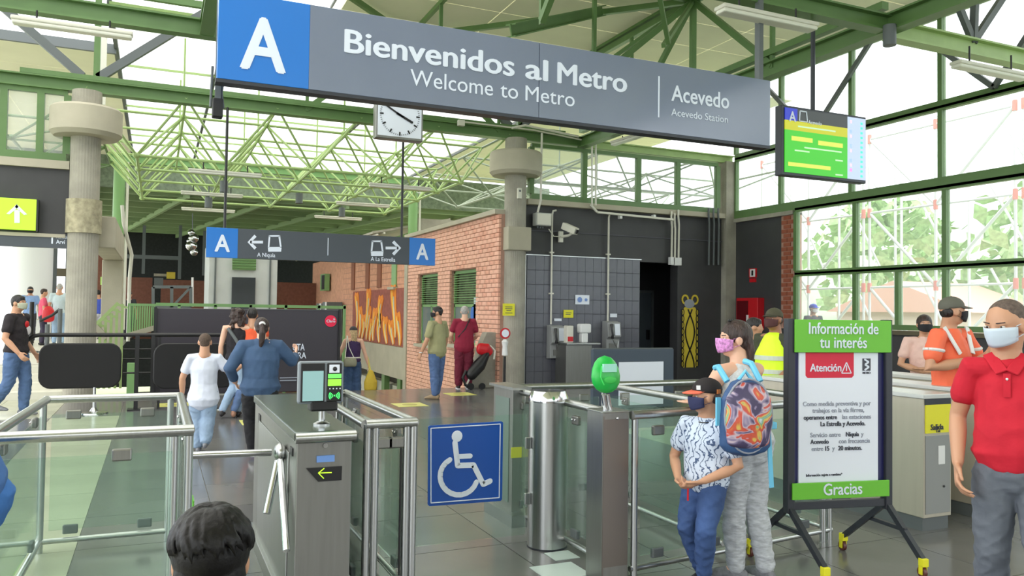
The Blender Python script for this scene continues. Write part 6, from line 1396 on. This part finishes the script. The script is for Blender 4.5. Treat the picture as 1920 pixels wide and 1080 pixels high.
# 14 police officer, 15 person in navy, 17 woman in pink, 18 man in orange
p = PF(1452,569,8.3); 
t, J, T, Rh, hs, hc = person('officer in olive cap and hi-vis yellow vest standing behind the poster stand', 1.72, (p.x, p.y), (-.85,-.2), 'brown', dict(Le=(-.15,.02,.64), Lw=(-.1,.12,.56)), (0,.05,0), 'capped', 'black', vox=.010, top=fab('olive_uniform', S(62,66,50), .08), bottom=(fab('olive_trousers', S(58,62,48), .08),.8,.95), sleeve=.7, shoes=(shoe_k,), mask=mat('mask_brown', S(84,50,50), .8), b=1.1)
vb_ = MB(); pel, ch, nk = J['pel'], J['chest'], J['nb']; B = 1.1*1.72; loft(vb_, [pel+V3(0,0,.0), interp(pel,ch,.5), ch, interp(ch,nk,.7)], [.112*B,.108*B,.112*B,.072*B],[.088*B,.084*B,.086*B,.06*B],(1,0,0),18)
ve = remesh('safety_vest', vb_, .011, mat('hi_vis_yellow', S(206,240,40), .6, emit=S(206,240,40), estr=.05), t, 3)
for z in (1.02,1.16): MB().lathe([(.218,z),(.218,z+.045)],(0,0,0),28,sx=1,sy=.80).build('reflective_band', mat('reflective_grey', S(196,206,190), .4), t, world=False)
cap(T, Rh, hs, mat('cap_olive', S(74,72,54), .8), mat('cap_olive2', S(66,64,50), .8), t); MB().ell(V3(-.185,0,1.33),(.012,.04,.045),12,8).build('sleeve_badge', mat('badge_gold', S(196,170,80), .6), t, world=False)
p = PF(1437,580,8.9)
person('person in dark navy top standing behind the officer in the vest', 1.62, (p.x-.05, p.y+.15), (.6,-.6), 'tan', dict(Le=(-.16,.03,.62), Lw=(-.15,.1,.5)), (0,0,0), 'short', 'black', vox=.013, top=fab('navy_top', S(46,40,74), .08), bottom=(blackj,.5,.95), sleeve=.5, shoes=(shoe_k,))
p = PF(1733,577,9.2)
t, J, T, Rh, hs, hc = person('woman in pale pink tee with black mask and shoulder strap by the window', 1.68, (p.x, p.y), (-.7,-.7), 'tan', dict(Le=(-.15,.02,.64), Lw=(.0,.13,.62), Re=(.15,.03,.64), Rw=(.02,.14,.6), Lhd=(1,0,0), Rhd=(-1,0,0)), (.1,0,0), 'bun', 'brown', vox=.011, gender='f', top=fab('pale_pink_tee', S(226,190,180), .05), bottom=(blackj,.5,.95), sleeve=.6, shoes=(shoe_k,), mask=m_blk, hem=.04)
MB().tube([J['Ls']+V3(.05,.08,.06), J['chest']+V3(-.08,.125,.05), J['pel']+V3(-.1,.125,.15)],.016,6).build('bag_strap', mat('strap_navy', S(40,36,70), .7), t, world=False, smooth=True)
p = PF(1783,548,7.0)
t, J, T, Rh, hs, hc = person('bearded man in orange sport shirt with grey cap and black mask behind the kiosks', 1.83, (p.x, p.y), (.15,-.97), 'tan', dict(Ls=(-.115,0,.8), Rs=(.115,0,.8), Re=(.19,.0,.65), Rw=(.0,.12,.69), Le=(-.17,.05,.66), Lw=(-.02,.16,.72), Rhd=(-1,.3,.5), Lhd=(-.5,.3,.8)), (.95,0,0), 'capped', 'black', b=1.12, vox=.009,
    top=mat('sport_orange', S(244,112,76), .7, bump=.4, bscale=8), bottom=(blackj,.8,.95), sleeve=.62, shoes=(shoe_k,), mask=m_blk)
cap(T, Rh, hs, mat('cap_grey', S(98,98,88), .8), mat('cap_grey2', S(92,92,84), .8), t)
for s_ in (-1,1): MB().bar(J['Ls' if s_ < 0 else 'Rs']+V3(-s_*.03,.04,.075), J['chest']+V3(s_*.1,.135,.03), .05, .01, up=(0,1,.5)).build('white_stripe', M_white, t, world=False)
for s_, k in ((-1,'L'),(1,'R')): 
    c = interp(J[k+'s'],J[k+'e'],.45); MB().tube([c+V3(.073*math.cos(a),.073*math.sin(a),.01*s_*math.cos(a)) for a in [q*PI/8 for q in range(17)]],.016,6).build('sleeve_band', M_white, t, world=False)
c = J['Lw']+V3(-.0,.08,-.12)
t2 = thing('black_bag', 'black bag clutched at the chest by the man in orange', 'bag', t.location+Matrix.Rotation(t.rotation_euler.z,3,'Z')@c)
remesh('bag_body', loft(MB(),[V3(0,0,-.34),V3(.0,0,-.15),V3(0,0,.05),V3(0,0,.14)],[.1,.13,.12,.06],[.06,.07,.07,.05],(1,0,0),14), .011, mat('bag_black', S(30,28,32), .7, bump=.5, bscale=8), t2, 3); MB().tube([(-.08,0,.1),(0,.02,.26),(.08,0,.1)],.014,6).build('strap', M_blk, t2, world=False)
# 16 man outside with the blue cap
p = P(1525,566,'x',14.3)
struct('pavement_outside', MB().box(13.1,17,-4,16,-.2,p.z-1.78), mat('outside_pavement', S(200,200,190), .9))
t, J, T, Rh, hs, hc = person('man in blue cap and pale mask walking outside the window', 1.76, (14.3, p.y), (-.2,-.95), 'tan', None, (.3,0,0), 'capped', 'black', vox=.012, top=fab('dark_jacket', S(60,60,70), .1), bottom=(denim,.5,.95), sleeve=1.8, shoes=(shoe_k,), mask=m_wh, zoff=p.z-1.78)
cap(T, Rh, hs, mat('cap_blue', S(50,70,190), .8), mat('cap_blue2', S(70,100,220), .8), t)

# 19.. people on the raised platform
for (u, v, f, H, lab, tc_, bc_, hr, hc_, fc) in (
    (57,541,23.5,1.70,'man in light blue shirt and dark trousers on the raised platform by the white column',S(130,160,206),S(60,62,72),'short','black',(.1,-.99)),
    (82,552,22.5,1.62,'woman in pink top on the raised platform with a red bag',S(222,90,120),S(50,44,64),'short','brown',(.8,.2)),
    (112,538,22.5,1.78,'white haired man in pale blue shirt and light jeans on the raised platform',S(190,206,214),S(150,176,204),'crop','grey',(.1,.98)),
    (184,548,27,1.70,'person in blue and white top seen between column and concrete portal',S(70,90,190),S(200,200,214),'short','black',(-.4,.9)),
    (198,551,28,1.68,'person in pale pink shirt seen just left of the concrete portal leg',S(214,190,204),S(40,38,50),'short','black',(.4,-.9)),
    (243,545,27,1.66,'person in dark clothes waiting right of the concrete portal leg',S(40,40,46),S(40,38,50),'short','brown',(.4,.9))):
    p = PF(u, v, f)
    person(lab, H, (p.x, p.y), fc, 'tan', None, (0,0,0), hr, hc_, vox=.016, top=fab('top_%d' % u, tc_, .08), bottom=(fab('bottom_%d' % u, bc_, .1),.6,.95), sleeve=.6, shoes=(shoe_k,), mask=m_blk if u == 57 else None, zoff=.5)
p = PF(88,588,22.2); t = thing('red_backpack', 'bright red backpack worn by the woman in pink on the platform', 'backpack', (p.x+.05, p.y-.15, p.z))
b_, f, x = backpack(t, V3(0,0,0), .30, .44, .16, None, None, (0,-1,0)); remesh('bag_body', b_, .013, M_red, t, 3)
p = PF(560, 592, 27)
person('distant person in hi-vis green at the foot of the lift tower', 1.7, (p.x, p.y), (-.9,-.2), 'tan', None, (0,0,0), 'short', 'black', vox=.018, top=fab('top_hv', S(170,214,60), .08), bottom=(blackj,.6,.95), sleeve=.6, shoes=(shoe_k,), zoff=p.z-1.7)
# 24 person in jeans cut by the left edge
p = PF(-62, 900, 3.3)
person('person in blue jeans cut off by the edge of the frame at the near corner', 1.60, (p.x, p.y), (-.4,.91), 'tan', dict(chest=(-.16,.02,.66), nb=(-.3,.03,.73), Ls=(-.37,.0,.65), Rs=(-.22,.06,.74), Le=(-.42,.05,.52), Lw=(-.42,.12,.42), Re=(-.30,.16,.64), Rw=(-.40,.24,.58), Lk=(-.13,.03,.27), Rk=(-.04,.06,.28), La=(-.17,-.02,.05), Ra=(-.10,.0,.05)), (0,0,0), 'short', 'black', b=1.15, vox=.012, top=fab('edge_shirt', S(66,104,160), .05), bottom=(fab('edge_jeans', S(60,110,176), .1),.7,.95), sleeve=.4, shoes=(shoe_k,))

# ================================================================ OUTSIDE THE WINDOWS
leafm = mat('leaf_green', S(176,204,150), .9, var=.25, vscale=6); leafy = mat('leaf_yellow_green', S(200,226,100), .9, var=.35, vscale=6)  # leaf colours paled to look blown out by daylight
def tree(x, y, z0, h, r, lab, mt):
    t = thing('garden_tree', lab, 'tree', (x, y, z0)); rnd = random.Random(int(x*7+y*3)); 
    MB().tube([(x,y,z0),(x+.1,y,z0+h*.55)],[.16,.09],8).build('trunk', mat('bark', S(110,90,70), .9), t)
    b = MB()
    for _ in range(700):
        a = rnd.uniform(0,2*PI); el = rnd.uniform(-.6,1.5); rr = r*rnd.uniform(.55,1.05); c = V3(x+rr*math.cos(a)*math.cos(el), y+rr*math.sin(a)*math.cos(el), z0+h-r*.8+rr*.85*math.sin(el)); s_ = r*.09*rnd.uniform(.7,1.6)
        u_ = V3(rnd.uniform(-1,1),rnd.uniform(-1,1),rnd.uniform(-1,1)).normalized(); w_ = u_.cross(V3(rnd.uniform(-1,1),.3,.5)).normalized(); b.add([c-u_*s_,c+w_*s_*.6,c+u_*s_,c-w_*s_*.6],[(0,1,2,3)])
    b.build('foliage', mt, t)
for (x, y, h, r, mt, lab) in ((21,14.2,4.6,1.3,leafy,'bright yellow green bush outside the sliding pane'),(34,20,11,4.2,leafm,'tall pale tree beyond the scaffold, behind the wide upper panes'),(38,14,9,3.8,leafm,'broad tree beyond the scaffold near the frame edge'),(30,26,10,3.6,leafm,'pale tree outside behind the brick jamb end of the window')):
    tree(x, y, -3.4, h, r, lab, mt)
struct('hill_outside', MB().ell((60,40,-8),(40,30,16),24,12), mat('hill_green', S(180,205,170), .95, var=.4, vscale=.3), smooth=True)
scm, scr_ = mat('scaffold_white', S(226,228,230), .5), mat('scaffold_red', S(236,150,140), .5)  # red washed out in its colour, as if overexposed outdoors
for k_, (x, y0, lab) in enumerate(((17.5, 7.5, 'white tube scaffold with red joints outside, bay toward the frame edge'),(17.5, 11.7, 'white tube scaffold with red joints outside, middle bay'),(17.5, 15.9, 'white tube scaffold with red joints outside, bay behind the brick jamb'))):
    t = thing('scaffold', lab, 'scaffold', (x, y0, -3.4))
    for dy in (0,2.0,4.0):
        for dx_ in (0,1.2): MB().tube([(x+dx_,y0+dy,-3.4),(x+dx_,y0+dy,6.6)],.035,8).build('upright', scm, t, smooth=True)
    for z in (.4,2.4,4.4,6.4):
        MB().tube([(x,y0,z),(x,y0+4,z)],.03,8).build('ledger', scm, t, smooth=True)
        for dy in (0,2,4): MB().tube([(x,y0+dy,z-.12),(x,y0+dy,z+.12)],.055,8).build('red_joint', scr_, t, smooth=True)
    for z in (-1.6,.4,2.4,4.4):
        for dy in (0,2): MB().tube([(x,y0+dy,z),(x,y0+dy+2,z+2)] if (dy//2+int(z)) % 2 else [(x,y0+dy+2,z),(x,y0+dy,z+2)],.04,8).build('brace', scm, t, smooth=True); MB().tube([(x+.6,y0+dy,z+.6),(x+.6,y0+dy+1,z+2.4)],.03,6).build('brace', scm, t, smooth=True)
for (x, y, w, h, c, lab) in ((26,22,6,3.2,S(220,200,190),'low pale house outside behind the scaffold'),(30,12,7,3.0,S(214,180,170),'pinkish house outside near the frame edge')):
    t = thing('house', lab, 'building', (x, y, -3.4)); MB().box(x,x+4,y-w/2,y+w/2,-3.4,h-1.4).build('wall', mat('house_%d' % x, c, .8), t)  # pale house colours carry the outdoor overexposure
    MB().prism([(y-w/2-.3,h-1.4),(y+w/2+.3,h-1.4),(y,h-.2)],'x',x-.3,x+4.3).build('roof', mat('roof_tile', S(222,176,160), .8), t)
    for k in range(3): MB().box(x-.05,x,y-w/2+.8+k*1.9,y-w/2+1.7+k*1.9,-.8,.5).build('window_pane', M_gray, t)
